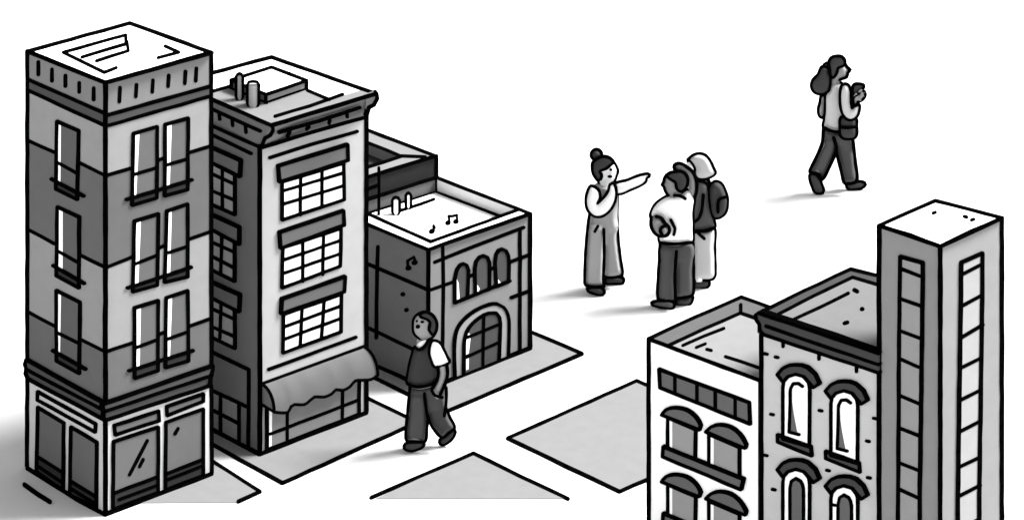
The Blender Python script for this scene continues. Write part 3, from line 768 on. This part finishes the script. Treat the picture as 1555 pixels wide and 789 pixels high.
def inflate(mb, pl, shapes, mat, g=1.6, flange=2.2):
    """ONE closed rounded surface: the union of outlines, each with its own depth c, half thickness t and edge rounding R (picture units)"""
    polys = [smooth(s[0], True, 3) for s in shapes]
    allp = np.array([p for q in polys for p in q])
    x0, y0 = allp.min(0) - g; x1, y1 = allp.max(0) + g
    nx, ny = int((x1 - x0) / g) + 2, int((y1 - y0) / g) + 2
    X, Y = np.meshgrid(x0 + np.arange(nx) * g, y0 + np.arange(ny) * g)
    P = np.stack([X.ravel(), Y.ravel()], 1)
    cen = P.reshape(ny, nx, 2)[:-1, :-1].reshape(-1, 2) + g / 2
    ins = [inside(cen, q) for q in polys]
    cell = np.any(ins, 0).reshape(ny - 1, nx - 1)
    used = np.zeros((ny, nx), int)
    for a in (0, 1):
        for b in (0, 1):
            used[a:ny - 1 + a, b:nx - 1 + b] += cell
    used = used.ravel()
    vin = np.where(used > 0)[0]
    bnd = used[vin] < 4
    V = P[vin].copy()
    front = np.full(len(V), -1e9); back = np.full(len(V), 1e9)
    bd = np.full(len(V), 1e9); bpt = V.copy(); bc = np.zeros(len(V))
    I = [inside(V, q) for q in polys]
    for k, (s, q) in enumerate(zip(shapes, polys)):
        c, t, R = s[1], s[2], min(s[3], 6.5)
        d, np_ = nearest(V, q)
        u = np.clip((d - flange) / R, 0, 1)
        h = np.maximum(t * (1 - (1 - u) ** 3.2) ** (1 / 2.2), 0.004)
        i = I[k]
        front[i] = np.maximum(front[i], c + h[i]); back[i] = np.minimum(back[i], c - h[i])
        # candidate boundary: the nearest outline point that no other outline swallows
        ok = np.ones(len(V), bool)
        for j, q2 in enumerate(polys):
            if j != k:
                dd, _ = nearest(np_, q2)
                ok &= ~(inside(np_, q2) & (dd > 0.4))
        m = bnd & ok & (d < bd)
        bd[m] = d[m]; bpt[m] = np_[m]; bc[m] = c
    snap = bnd & (bd < 2.6 * g)
    V[snap] = bpt[snap]
    for arr, sg in ((front, 1), (back, -1)):
        bad = (np.abs(arr) > 1e8)
        arr[bad] = bc[bad]
    front[snap] = bc[snap] + 0.002; back[snap] = bc[snap] - 0.002
    # even out the steps between overlapping outlines
    full = -np.ones(nx * ny, int); full[vin] = np.arange(len(vin)); full = full.reshape(ny, nx)
    pf = np.pad(full, 1, constant_values=-1)
    iy, ix = np.divmod(vin, nx)
    nb = [pf[iy + 1 + a, ix + 1 + b] for a, b in ((1, 0), (-1, 0), (0, 1), (0, -1))]
    free = ~bnd
    for _ in range(3):
        for arr in (front, back):
            acc = arr.copy(); cnt = np.ones(len(arr))
            for q in nb:
                ok = q >= 0
                acc[ok] += arr[q[ok]]; cnt[ok] += 1
            arr[free] = (acc / cnt)[free]
    idx = -np.ones(nx * ny, int); idx[vin] = np.arange(len(vin))
    idx = idx.reshape(ny, nx)
    n = len(V)
    vs = [pl.at(x, y, f) for (x, y), f in zip(V, front)] + [pl.at(x, y, f) for (x, y), f in zip(V, back)]
    fs = []
    ys, xs = np.where(cell)
    pad = np.pad(cell, 1)
    for yy, xx in zip(ys, xs):
        a, b, c_, d_ = idx[yy, xx], idx[yy, xx + 1], idx[yy + 1, xx + 1], idx[yy + 1, xx]
        fs.append([a, d_, c_, b]); fs.append([n + a, n + b, n + c_, n + d_])
        Y_, X_ = yy + 1, xx + 1
        if not pad[Y_ - 1, X_]: fs.append([a, b, n + b, n + a])
        if not pad[Y_ + 1, X_]: fs.append([c_, d_, n + d_, n + c_])
        if not pad[Y_, X_ - 1]: fs.append([d_, a, n + a, n + d_])
        if not pad[Y_, X_ + 1]: fs.append([b, c_, n + c_, n + b])
    mb.add(vs, fs, mat, True)

class Figure:
    def __init__(s, py, cx, label):
        s.pl = Plane(ground(cx, py), (0, -1, 0)); s.py = py
        s.root = empty('person', ground(cx, py), label, 'person')
    def dep(s, sole):            # how far in front of the figure's plane a sole at this picture height stands
        return (sole - s.py) / (K * SE)
    def body(s, shapes, mat, outlines=()):
        mb = MB(); inflate(mb, s.pl, shapes, mat, flange=2.2)
        s.b = mb.build('body', s.root)
        if outlines:
            for pts, d, cl in outlines:
                mb = MB(); tube(mb, s.pl, pts, 5.2, d, cl, sm=2.5); mb.build('outline', s.b)
    def part(s, name, shapes, mat, lines=(), outline=True, parent=None, w=5.2):
        if name == 'trousers': shapes = [(a, c * 0.5, t, R) for a, c, t, R in shapes]
        mb = MB(); inflate(mb, s.pl, shapes, mat)
        if outline:
            for sh in shapes: tube(mb, s.pl, sh[0], w, sh[1], True, sm=2.5)
        for l in lines: tube(mb, s.pl, l[0], l[2] if len(l) > 2 else 4.8, l[1], False, sm=2.5)
        return mb.build(name, parent or s.root)
    def spot(s, name, x, y, rx, ry, d):
        mb = MB(); ball(mb, s.pl.at(x, y, d), rx / K, INK, 1, 0.35, ry / rx)
        mb.build(name, s.root)

SK_W = paint(0.80, 'fair_skin', 0.01); SK_M = T(172, 'P', 'mid_skin'); SK_L = T(192, 'P', 'warm_skin')
HAIR = T(77, 'P', 'dark_hair'); C184 = paint(0.30, 'grey_cotton'); C113 = paint(0.062, 'grey_trousers'); C217 = paint(0.41, 'pale_cloth'); C75c = T(77, 'P', 'charcoal_cloth')
WCL = paint(0.84, 'white_cloth', 0.01); SHOE = T(77, 'P', 'dark_shoe')

# --- woman with the bun, pointing
f = Figure(440, 917, 'person with hair bun in pale grey dungarees, one arm pointing right')
head = [(900.3, 248), (906, 241), (912, 238.6), (920, 237.5), (927.7, 240.9), (933, 247.7), (936.9, 255.3), (938.2, 260.5), (936, 266.7), (934, 273), (930, 277.4), (922.4, 280.4), (911.7, 276.5), (905.7, 271.3), (900.3, 262.2), (899.3, 253)]
point = [(934, 279), (951.3, 273.6), (966.5, 267.5), (978, 264.3), (984, 263.6), (986.8, 265), (986, 267.8), (982, 270), (981, 275), (976, 279.5), (966, 284.5), (957.4, 288), (943.7, 294), (934, 293)]
dl, dr = f.dep(447), f.dep(431)
f.body([(head, 0, .085, 14), ([(910, 270), (926, 274), (926, 290), (908, 290)], 0, .05, 6), ([(903, 286), (932, 286), (931, 330), (934, 350), (899, 350), (902, 325)], 0, .04, 10),
        ([(899, 344), (913, 344), (911, 400), (908, 436), (897, 436), (897, 400)], .05, .03, 7), ([(921, 346), (934, 346), (937, 400), (939, 424), (929, 424), (924, 400)], dr, .045, 7),
        (point, -.03, .04, 7), ([(975, 266), (984, 263.9), (986.3, 265.4), (984, 268), (974, 271)], -.01, .02, 3),
        ([(974, 271), (981, 270.5), (980.5, 273), (974, 274.5)], -.01, .02, 3), ([(972, 275), (979.5, 273.5), (979, 276.5), (971, 278.5)], -.01, .02, 3)], SK_W,
       [(head, 0, True)])
f.part('trousers', [([(909, 277), (922, 281), (935, 284), (938.4, 298.7), (937.4, 330), (937.6, 350), (915, 356), (892, 354), (893.8, 333.3), (895.8, 321.5), (893, 300), (898, 284)], 0, .09, 14),
                    ([(892, 340), (916, 343), (917.6, 384.4), (916.3, 422.2), (917.6, 434.6), (904.5, 435.4), (891.3, 433.8), (887.7, 428.8), (888.8, 387.7), (891.3, 354.7)], dl, .08, 12),
                    ([(915, 343), (937.6, 340), (939, 363), (942.4, 392.6), (945.6, 412.4), (945.2, 417.3), (930.8, 420.9), (918, 419.5), (917, 380)], dr, .08, 12)], C184,
       [([(916.8, 348), (917.6, 384.4), (916.3, 422.2), (917, 434.6)], .14), ([(903.2, 351.4), (908, 343.2)], .21, 4.6),
        ([(895.8, 321.5), (893.8, 333.3), (891.3, 354.7), (888.8, 387.7), (887.7, 428.8), (891.3, 433.8), (904.5, 435.6), (917.6, 434.6)], dl),
        ([(938, 290), (937.4, 330), (939, 363), (942.4, 392.6), (945.6, 412.4), (945.2, 417.3), (930.8, 420.9), (918, 419.5)], dr * .5 + .02),
        ([(909, 277), (916, 280.5), (923, 282)], .02)], outline=False)
arm = [(897, 282), (892.7, 289.6), (890, 300.2), (890.4, 312.4), (895, 322.3), (904, 328.4), (914.8, 327.6), (925.4, 320), (933, 307.8), (935.6, 295.7), (934.6, 283.5), (930.3, 277.6), (926.2, 280.4), (923.9, 289.6), (917.8, 298.7), (906.6, 309.2), (911, 300.2), (909.5, 289.6), (904, 284.2)]
f.part('shirt', [(arm, .15, .045, 7)], WCL)
f.part('sleeve', [(point, .0, .05, 8)], WCL)
hairp = [(899.3, 253), (900.3, 246.4), (911.7, 238.6), (920, 237.5), (927.7, 240.9), (932, 246.5), (927.7, 249.8), (920.9, 255.3), (912.5, 258.4), (910.4, 260.2), (913.3, 265.2), (912.5, 271.3), (908.5, 274), (905, 270.6), (900.3, 262.2)]
h = f.part('hair', [(hairp, .10, .03, 6)], HAIR)
f.part('hair_bun', [([(905.7 + 8.2 * math.cos(a * .6283), 234.8 + 8.2 * math.sin(a * .6283)) for a in range(10)], .04, .055, 6)], HAIR, parent=h)
f.spot('eye', 927.6, 257.6, 2.5, 2.5, .13); f.spot('mouth', 926.2, 268, 4.0, 2.7, .13); f.spot('nose', 938.4, 260.3, 2.2, 2.4, .03)
f.part('shoe', [([(891.3, 437), (893.2, 441.5), (902.8, 445.3), (913, 447.3), (917.8, 444.5), (914.4, 437)], dl + .03, .05, 5)], SHOE)
f.part('shoe', [([(920, 421.5), (920, 430), (933, 430.3), (945.6, 429.7), (947.6, 425.5), (944.8, 420.6)], dr + .01, .05, 5)], SHOE)

# --- person in hijab (behind)
f = Figure(437, 1068, 'person in pale headscarf and pale trousers wearing a dark backpack')
face = [(1043, 246), (1047.5, 244), (1053, 249), (1056, 262), (1050, 268), (1044, 262), (1041, 254)]
f.body([(face, 0, .07, 8), ([(1050, 240), (1072, 243), (1076, 262), (1050, 266)], 0, .07, 8), ([(1054, 262), (1070, 262), (1074, 290), (1078, 350), (1056, 352), (1056, 300)], 0, .05, 8),
        ([(1056, 346), (1066, 346), (1066, 428), (1057, 428)], .02, .04, 7), ([(1068, 346), (1080, 346), (1079, 424), (1069, 424)], -.04, .04, 7)], SK_W)
f.part('headscarf', [([(1043, 244.4), (1052.4, 235.7), (1062.3, 233), (1072.2, 236.5), (1078.8, 244.7), (1083, 254), (1086.6, 263), (1077, 269.4), (1067.2, 271.6), (1058.2, 269.4), (1055, 262), (1055.6, 256), (1052.8, 249.8), (1047.5, 243.9)], .06, .06, 9),
                     ], C217)
f.part('scarf_end', [([(1058, 274), (1066, 271), (1076, 273.5), (1076, 281), (1066, 277), (1058, 280)], .02, .04, 6)], C217)
f.part('jacket', [([(1057.4, 276), (1064, 275.5), (1072.2, 278), (1075.5, 286), (1078, 312.3), (1083.7, 332), (1085.4, 345.3), (1069, 350.2), (1050, 350.2), (1050, 318.9), (1056, 299)], .05, .07, 12)], C113,
       [([(1052, 350.2), (1069, 350.3), (1084.5, 345.6)], .13, 5.2), ([(1068, 295.8), (1065.6, 318.9), (1060.7, 332), (1052.4, 337.9)], .15)])
f.part('trousers', [([(1051.7, 348.9), (1069.4, 350.7), (1084.5, 345.3), (1085.4, 375.5), (1086.3, 411), (1086, 418), (1081.8, 423.4), (1067.6, 424.3), (1052, 425.4), (1051, 385)], 0, .08, 12)], C217,
       [([(1060.5, 354.2), (1069.4, 362.2)], .1, 4.8)])
f.part('shoe', [([(1052, 427), (1076, 426), (1077, 433), (1069.4, 437.3), (1052, 439)], .0, .05, 5)], SHOE)
f.part('shoe', [([(1042, 428), (1054, 427), (1054, 437), (1042, 438)], .0, .05, 5)], SHOE)
bp = Figure.__new__(Figure); bp.pl = f.pl; bp.py = f.py
bp.root = empty('backpack', f.pl.at(1090, 305, 0), 'rounded dark backpack on the person in the pale headscarf', 'backpack')
bp.part('bag_body', [([(1078, 283), (1085.4, 275.4), (1095.3, 278.5), (1101.9, 290.9), (1105, 305.7), (1101.9, 322.2), (1093, 330.2), (1083.7, 330), (1079.6, 318.9), (1077, 294.2)], .06, .09, 12)], C75c)
bp.part('pocket', [([(1101, 299.5), (1091.5, 303.5), (1090.3, 321), (1096, 322), (1101.5, 313)], .15, .02, 4)], C75c, [([(1101.9, 299), (1091.5, 303.8), (1090.3, 322.2)], .18, 4.8)], outline=False)

# --- person in the white sweater with a hand behind the head
f = Figure(464, 1026, 'person in white sweater, one hand behind the head, other on the hip')
head = [(1008.2, 276), (1008.7, 271), (1012, 264.5), (1021, 260), (1036, 259.6), (1042.5, 267.8), (1044, 277.7), (1040.9, 286), (1034.3, 291), (1026, 295), (1014.5, 296), (1010.5, 290), (1008, 283), (1005.2, 280)]
up = [(1023.8, 256), (1024, 250.5), (1029.3, 247.8), (1036, 248.8), (1042.5, 253), (1050.8, 259.6), (1055.7, 267.8), (1058, 278), (1057.4, 292.5), (1054.9, 300.8), (1047, 293), (1044.5, 280), (1041, 268), (1034, 261)]
fore = [(989, 331), (996.4, 329), (1003.6, 331), (1008.7, 337), (1012, 342), (1015.8, 345.5), (1017, 350), (1013.5, 356.5), (1006, 358.4), (999, 357.6), (993, 352), (988.8, 342)]
dl, dr = f.dep(467), f.dep(462)
fing = [([(1003, 345), (1009.5, 342.5), (1011, 344.5), (1004, 348)], .2, .02, 2.5), ([(1005, 349), (1014, 345.8), (1015.5, 348), (1006, 352)], .2, .02, 2.5), ([(1005, 353), (1014.5, 349.8), (1015, 352.5), (1006, 355.5)], .2, .02, 2.5), ([(1002, 355.5), (1011, 353.6), (1011.5, 356), (1003, 358)], .2, .02, 2.5)]
f.body([(head, .03, .085, 14), ([(1018, 288), (1034, 288), (1038, 302), (1016, 302)], 0, .05, 6), ([(1008, 302), (1044, 302), (1046, 340), (1047, 393), (1007, 393), (1010, 340)], 0, .04, 12),
        ([(1007, 388), (1021, 388), (1021, 456), (1006, 456)], dl, .03, 8), ([(1033, 388), (1047, 388), (1046, 450), (1032, 450)], dr, .03, 8), (up, .02, .04, 7), (fore, .15, .045, 7),
        ([(996, 314), (1010, 312), (1007, 336), (992, 334)], .0, .03, 7)] + fing, SK_M,
       [([(1014.5, 296.2), (1010.2, 290), (1008, 283), (1005.4, 280.4), (1008, 276), (1008.7, 271), (1012, 265.5)], .05, False), ([(1034, 261), (1029, 259.5), (1024.2, 257), (1023.8, 250.8), (1029.3, 247.8), (1036, 248.8), (1042.5, 253), (1050.8, 259.6), (1055.7, 267.8), (1058, 278), (1057.4, 292.5), (1054.9, 299)], .04, False),
        ([(996.4, 328.4), (1004.6, 331.2), (1009, 338), (1015.5, 344), (1017, 350), (1013.5, 356.5), (1006, 358.4), (999, 357.6), (992.5, 352), (988.4, 342), (988.6, 331)], .17, False),
        ([(1005.5, 356), (1002.5, 351), (1005, 345), (1010.5, 343)], .22, False)])
f.part('sweater', [([(1013.7, 297.5), (999.7, 305.7), (991.4, 315.6), (987.6, 328.8), (996, 328), (1003, 331), (1002, 368), (1023.3, 370.2), (1051, 367.5), (1052.4, 348.6), (1052.4, 318.9), (1054.4, 304), (1050.8, 292.5), (1043.4, 287.5), (1036, 293), (1027, 296.6)], 0, .09, 14)], WCL,
       [([(1002.5, 368.3), (1023.3, 370.2), (1051.5, 367.6)], .10, 5.2), ([(1018.6, 333.7), (1022.7, 342), (1025, 347), (1023.3, 356)], .12, 4.8), ([(1024, 296.6), (1033, 297.3), (1040.5, 301.6)], .1, 4.8)])
f.part('hair', [([(1012.6, 266.5), (1018, 262), (1024, 261), (1032.6, 259.8), (1039.5, 262.5), (1044, 270), (1044.3, 277), (1041.3, 285.5), (1034.3, 290.6), (1028, 286.5), (1025.6, 276.5), (1018.5, 272)], .12, .03, 6)], HAIR)
f.spot('nose', 1005.6, 280.3, 2.8, 2.8, .06)
f.part('trousers', [([(1002, 369), (1023, 371), (1052.6, 369), (1053, 395), (1026, 400), (1001, 395)], 0, .08, 12),
                    ([(1001.5, 375), (1027, 380), (1025.5, 419.9), (1026, 457.2), (1010.8, 457.2), (999.4, 453.6), (999.3, 419.9), (1001, 393.3)], dl, .08, 12),
                    ([(1027, 380), (1053, 378), (1053.4, 411), (1052.5, 446.5), (1041, 450.6), (1027, 451), (1026, 419)], dr, .08, 12)], C113,
       [([(1027.2, 381.7), (1025, 419.9), (1026, 457.2)], .14, 5), ([(1002, 369), (1001.5, 380), (1001, 393.3), (999.3, 419.9), (999.3, 453.6), (1010.8, 457.2), (1025, 457.2)], dl), ([(1052.8, 369), (1053.4, 411), (1052.5, 446.5), (1041, 450.6), (1028, 451)], dr * .5 + .02)], outline=False)
f.part('shoe', [([(999.3, 456.8), (989.5, 459), (990.4, 462.5), (1005.5, 466.4), (1021.5, 467.5), (1024.4, 462.5), (1023.3, 458)], dl + .03, .06, 5)], C113)
f.part('shoe', [([(1027.7, 453.6), (1027.7, 462.5), (1046.3, 462.5), (1050.8, 457.2), (1051.7, 449.2), (1040, 452)], dr + .01, .06, 5)], SHOE)

# --- the walker in the vest
f = Figure(680, 648, 'person in dark vest over white tee walking with one hand in the pocket')
head = [(627.4, 495.6), (628.7, 484), (636.3, 475.8), (646.4, 473.3), (656.5, 477.9), (662.4, 487), (663, 499), (657.8, 510), (649, 514.5), (641, 514.8), (634, 511), (628.7, 504.5)]
dl, dr = f.dep(684), f.dep(675)
armp = [(664, 552), (678, 552), (679.8, 566.5), (677.2, 579), (671, 593), (665.4, 601), (660.5, 599.5), (656.5, 595.7), (656, 590), (662.9, 577.5), (665.4, 566.5)]
f.body([(head, .03, .09, 15), ([(636, 508), (652, 508), (654, 526), (634, 526)], 0, .05, 7), ([(630, 528), (662, 524), (662, 560), (668, 622), (624, 622), (625, 560)], 0, .04, 12),
        ([(624, 612), (641, 612), (640, 672), (621, 672)], dl, .03, 8), ([(652, 610), (668, 610), (672, 620), (684, 648), (674, 660), (660, 640), (654, 622)], dr, .03, 8),
        (armp, .13, .04, 7), ([(656, 522), (668, 524), (676, 556), (662, 558)], .12, .05, 8),
        ([(656, 592), (659, 590), (664, 600), (662, 604)], .13, .02, 3), ([(660, 596), (664, 594), (668, 602), (665, 606)], .12, .02, 3), ([(664, 596), (668, 594), (671, 601), (668, 605)], .11, .02, 3), ([(660, 598), (662, 597), (666, 606), (663, 607)], .11, .02, 3)], SK_L,
       [(head, .03, True), ([(678.2, 552), (679.8, 566.5), (677.2, 579), (671, 593), (668.5, 599)], .16, False), ([(664.6, 556), (665.6, 566.5), (662.9, 577.5), (656, 589.5)], .16, False)])
f.part('shirt', [([(631.5, 526.5), (637, 518.8), (647, 516), (649, 520), (641.3, 528), (634.5, 530)], .09, .02, 5)], WCL, outline=False)
f.part('vest', [([(629.5, 526), (626, 537), (622.6, 550), (619.8, 564), (618.3, 581), (626, 585.3), (636, 586.8), (651.5, 584.3), (664.5, 578), (668, 561.5), (669, 545), (666, 525), (660, 517.4), (650.2, 516.5), (646.5, 523), (641.3, 528.5), (635, 530.6)], .02, .09, 14)], C75c,
       [([(618.5, 581.5), (626, 585.5), (636, 586.9), (651.5, 584.3), (664, 578.3)], .12, 5.2), ([(631, 527), (635, 530.2), (641.3, 528.3), (646.5, 523), (649.5, 517.5)], .12, 4.8)])
f.part('sleeve', [([(657, 516.8), (668, 520), (674.3, 531), (679, 541), (682.6, 549), (674.3, 553.2), (660, 556.2), (655.5, 547), (652.2, 536), (653, 526)], .15, .05, 8)], WCL)
f.part('hair', [([(636.8, 477), (646.4, 473.3), (656.5, 477.9), (662.4, 487), (663, 499), (658, 508.5), (653.5, 504), (651.5, 500), (653, 488.5), (647, 483.5), (639.5, 481)], .13, .03, 6)], HAIR)
f.spot('eye', 641.3, 488.5, 3.0, 2.2, .13); f.spot('eye', 633.4, 487.2, 2.4, 2.0, .11); f.spot('mouth', 634.5, 495.6, 3.6, 3.6, .13)
f.part('trousers', [([(622.6, 586), (636, 588), (652, 585), (662, 580), (678, 583), (677.6, 600), (678, 622), (650, 628), (620, 624)], 0, .08, 12),
                    ([(621, 600), (644, 600), (648.4, 627.3), (649.5, 641), (645.4, 669.9), (630, 669.9), (616.7, 667), (618.9, 624)], dl, .08, 12),
                    ([(646, 600), (677.6, 600), (678.9, 621.2), (683.4, 633.4), (690.5, 648.6), (681, 657), (671.5, 663.8), (659, 651.6), (650.6, 636.4)], dr, .08, 12)], C113,
       [([(644.5, 597.5), (648.4, 627.3), (653, 641), (659, 651.6), (671.3, 663.8), (681, 657), (690.5, 648.6), (683.4, 633.4), (677, 619), (674.9, 631)], .10), ([(677.6, 588), (677.8, 603), (676.5, 622)], .10),
        ([(622.6, 587), (618.9, 624), (616.6, 667), (630, 670.2), (645.4, 669.9), (648.4, 648.6), (650.2, 636)], dl + .05), ([(655.6, 591.9), (660.3, 599.5), (671.7, 602.8)], .2)], outline=False)
f.part('shoe', [([(615.5, 673), (614, 680), (624, 683.8), (634, 681.4), (643, 676.5), (643.9, 671.4), (628, 671)], dl + .05, .05, 5)], SHOE)
f.part('shoe', [([(667.8, 667.5), (668.5, 673.5), (674.3, 674.6), (686, 666), (691.6, 655), (688, 650.8), (679, 659)], dr + .04, .05, 5)], SHOE)

# --- the phone walker
f = Figure(290, 1272, 'person with long ponytail in pale top, walking and looking at a phone')
dl, dr = f.dep(294), f.dep(287)
face = [(1259, 100), (1262, 90), (1270, 86), (1279, 87), (1283.7, 97), (1286.8, 102.5), (1291, 106.2), (1287.5, 110), (1286, 116.8), (1280, 119.2), (1275, 121), (1273, 127), (1262, 127), (1262, 117)]
hand = [(1295.5, 148), (1304.3, 141.5), (1310.3, 137), (1314, 143.4), (1310.3, 151), (1302.7, 155.6), (1302, 160), (1296.7, 160), (1294.8, 153)]
f.body([(face, 0, .08, 12), ([(1262, 118), (1274, 118), (1276, 132), (1260, 132)], 0, .05, 6), ([(1260, 130), (1280, 130), (1284, 165), (1290, 222), (1254, 222), (1257, 165)], 0, .04, 12),
        ([(1252, 215), (1265, 218), (1254, 240), (1244, 268), (1234, 262), (1246, 235)], dl, .03, 8), ([(1275, 215), (1291, 215), (1294, 245), (1296, 276), (1286, 276), (1280, 245)], dr, .045, 8),
        (hand, .16, .035, 6), ([(1280, 132), (1288, 132), (1294, 170), (1303, 160), (1300, 176), (1288, 178)], .14, .04, 5), ([(1248, 148), (1252, 148), (1250, 174), (1246, 174)], -.08, .03, 4),
        ([(1303, 139), (1308, 135.5), (1310, 138), (1305, 142)], .2, .018, 2.5), ([(1306, 142.5), (1312, 139), (1313.5, 142), (1307, 146)], .2, .018, 2.5), ([(1306, 147), (1312.5, 143.5), (1313, 147), (1307, 150.5)], .2, .018, 2.5), ([(1304, 151), (1310, 148.5), (1310, 151.5), (1304, 154)], .2, .018, 2.5),
        ([(1296, 147), (1300, 141), (1302, 143), (1299, 150)], .2, .018, 2.5)], SK_M,
       [([(1283, 97), (1286.8, 102.5), (1291.5, 106.2), (1287.5, 110.5), (1286, 116.8), (1280, 119.2), (1275, 121)], .02, False), (hand, .18, True)])
f.part('top', [([(1261, 127), (1258.7, 135.8), (1254, 143.4), (1253.3, 166.2), (1251.8, 181.4), (1250.4, 193.2), (1262.7, 199), (1275, 200.8), (1290, 200), (1290, 180), (1284, 165), (1281, 148), (1281, 131), (1277, 126), (1268, 125.5)], 0, .08, 12)], C217,
       [([(1250.6, 193.4), (1262.7, 199), (1275, 200.8)], .10, 5.2)])
f.part('sleeve', [([(1247.3, 145), (1245, 156), (1242.7, 166.2), (1244, 175.5), (1248.5, 179), (1252.4, 172), (1253, 145)], -.10, .03, 4)], C217)
f.part('sleeve', [([(1278.5, 130), (1283, 127.2), (1288, 129), (1291.3, 136.5), (1292, 151), (1293.4, 165), (1297, 162), (1298, 157.6), (1305, 159), (1304.3, 169.3), (1301.2, 176.9), (1292, 182), (1283.5, 178.4), (1277.7, 167.7), (1275.8, 151), (1276.3, 138)], .14, .045, 6)], C217)
h = f.part('hair', [([(1258.7, 94), (1263, 87.2), (1270.8, 85.3), (1278.4, 86.3), (1283, 92), (1282, 99), (1273, 103), (1271, 109), (1269, 114), (1264, 118.6), (1261.4, 115), (1260, 104)], .1, .03, 6)], HAIR)
f.part('ponytail', [([(1248.8, 101), (1254, 101.5), (1258, 104), (1260.2, 114.5), (1260, 130), (1257, 138.5), (1250, 142.4), (1243, 142.6), (1236, 139.2), (1232, 131.3), (1234.3, 122), (1242.7, 112.5), (1245.7, 105)], .05, .06, 9)], HAIR, parent=h)
f.part('hair_tie', [([(1251, 98), (1254.9, 95.3), (1258.2, 98), (1257, 101), (1252.5, 101.5)], .12, .02, 3)], HAIR, parent=h, w=4.4)
f.spot('nose', 1290.6, 106.2, 2.5, 2.3, .03)
f.part('trousers', [([(1250.4, 193.2), (1249, 217), (1263, 235), (1270, 224), (1297, 230), (1294.9, 205), (1275, 200.6), (1262.7, 199)], 0, .08, 10),
                    ([(1249.5, 210), (1268, 210), (1270, 226), (1269.3, 231), (1259.4, 254), (1248.7, 273), (1243, 264.9), (1236.4, 263.2), (1229.4, 260.7), (1239, 240), (1248.7, 217.9)], dl, .07, 10),
                    ([(1266, 209), (1294.9, 208), (1297, 227), (1299, 245.9), (1300.6, 274.7), (1291, 277.5), (1282.5, 278.5), (1275.9, 254), (1270, 229)], dr, .07, 10)], C113,
       [([(1266, 209.7), (1270, 222.8), (1270, 231), (1275.9, 254), (1281, 276), (1284, 279), (1300.6, 274.9), (1299, 245.9), (1295, 212)], .1, 5.4),
        ([(1250.4, 193.2), (1249.4, 210), (1247.6, 220), (1239, 240), (1229.4, 260.7), (1236.4, 263.2), (1243, 264.9), (1248.3, 273), (1259.4, 254), (1269.4, 231)], dl + .04, 5.4)], outline=False)
f.part('shoe', [([(1230, 264.5), (1238.5, 264.5), (1245, 272), (1248, 280), (1251, 289), (1249, 292.6), (1243, 293.6), (1237, 291.5), (1234, 285), (1230, 273)], dl + .02, .045, 5)], SHOE)
f.part('shoe', [([(1285, 281), (1300, 276), (1311, 276.2), (1314.6, 280.2), (1308.9, 285), (1300, 286.8), (1289, 287.3)], dr + .02, .045, 5)], SHOE)
ph = Figure.__new__(Figure); ph.pl = f.pl; ph.py = f.py
ph.root = empty('phone', f.pl.at(1303, 135, .2), 'small dark phone in the raised hand of the person with ponytail', 'phone')
ph.part('phone_body', [([(1296.7, 128.4), (1304, 127.4), (1311.9, 129.4), (1310.5, 134.5), (1304.3, 140.6), (1295.5, 143.2), (1294.6, 135.8)], .15, .025, 3)], C75c)
bg = Figure.__new__(Figure); bg.pl = f.pl; bg.py = f.py
bg.root = empty('shoulder_bag', f.pl.at(1288, 195, .2), 'dark shoulder bag with flap at the hip of the person with ponytail', 'bag')
bg.part('bag_body', [([(1275.6, 190), (1276, 181), (1279.5, 177), (1290, 179), (1300.4, 180.6), (1301, 192), (1301, 204), (1297.3, 209.8), (1281, 210), (1276, 204.7)], .1, .05, 7)], C75c,
        [([(1276, 193), (1288, 194), (1299.8, 192.4)], .17, 5)])

# ---------------------------------------------------------------- light, camera, view
AZ = math.atan2(0.28, 1.0)              # the sun stands to the right, a touch behind
ELV = math.radians(49)
sdir = Vector((math.cos(ELV) * math.cos(AZ), math.cos(ELV) * math.sin(AZ), math.sin(ELV)))
sd = bpy.data.lights.new('sun', 'SUN'); sd.energy = 1.5; sd.angle = math.radians(22); sd.color = (1, 1, 1)
so = bpy.data.objects.new('sun', sd); col.objects.link(so); so.location = sdir * 30
so.rotation_euler = (-sdir).to_track_quat('-Z', 'Y').to_euler()
w = bpy.data.worlds.new('World'); scene.world = w; w.use_nodes = True
nt = w.node_tree
bgn = nt.nodes['Background']
sky = nt.nodes.new('ShaderNodeTexSky'); sky.sky_type = 'NISHITA'; sky.sun_disc = False
sky.sun_elevation = ELV; sky.sun_rotation = math.radians(90) - AZ
bw = nt.nodes.new('ShaderNodeRGBToBW')
nt.links.new(sky.outputs['Color'], bw.inputs['Color']); nt.links.new(bw.outputs['Val'], bgn.inputs['Color'])
bgn.inputs['Strength'].default_value = 0.05

cd = bpy.data.cameras.new('camera'); cd.type = 'ORTHO'; cd.ortho_scale = 1555 / K; cd.clip_end = 600
co = bpy.data.objects.new('camera', cd); col.objects.link(co)
co.location = -D * 60; co.rotation_euler = (math.radians(90) - EL, 0, 0)
scene.camera = co
scene.view_settings.view_transform = 'Standard'; scene.view_settings.look = 'None'; scene.view_settings.gamma = 1
scene.view_settings.exposure = 3.1
for ob in bpy.data.objects:
    if '_o' in ob: del ob['_o']
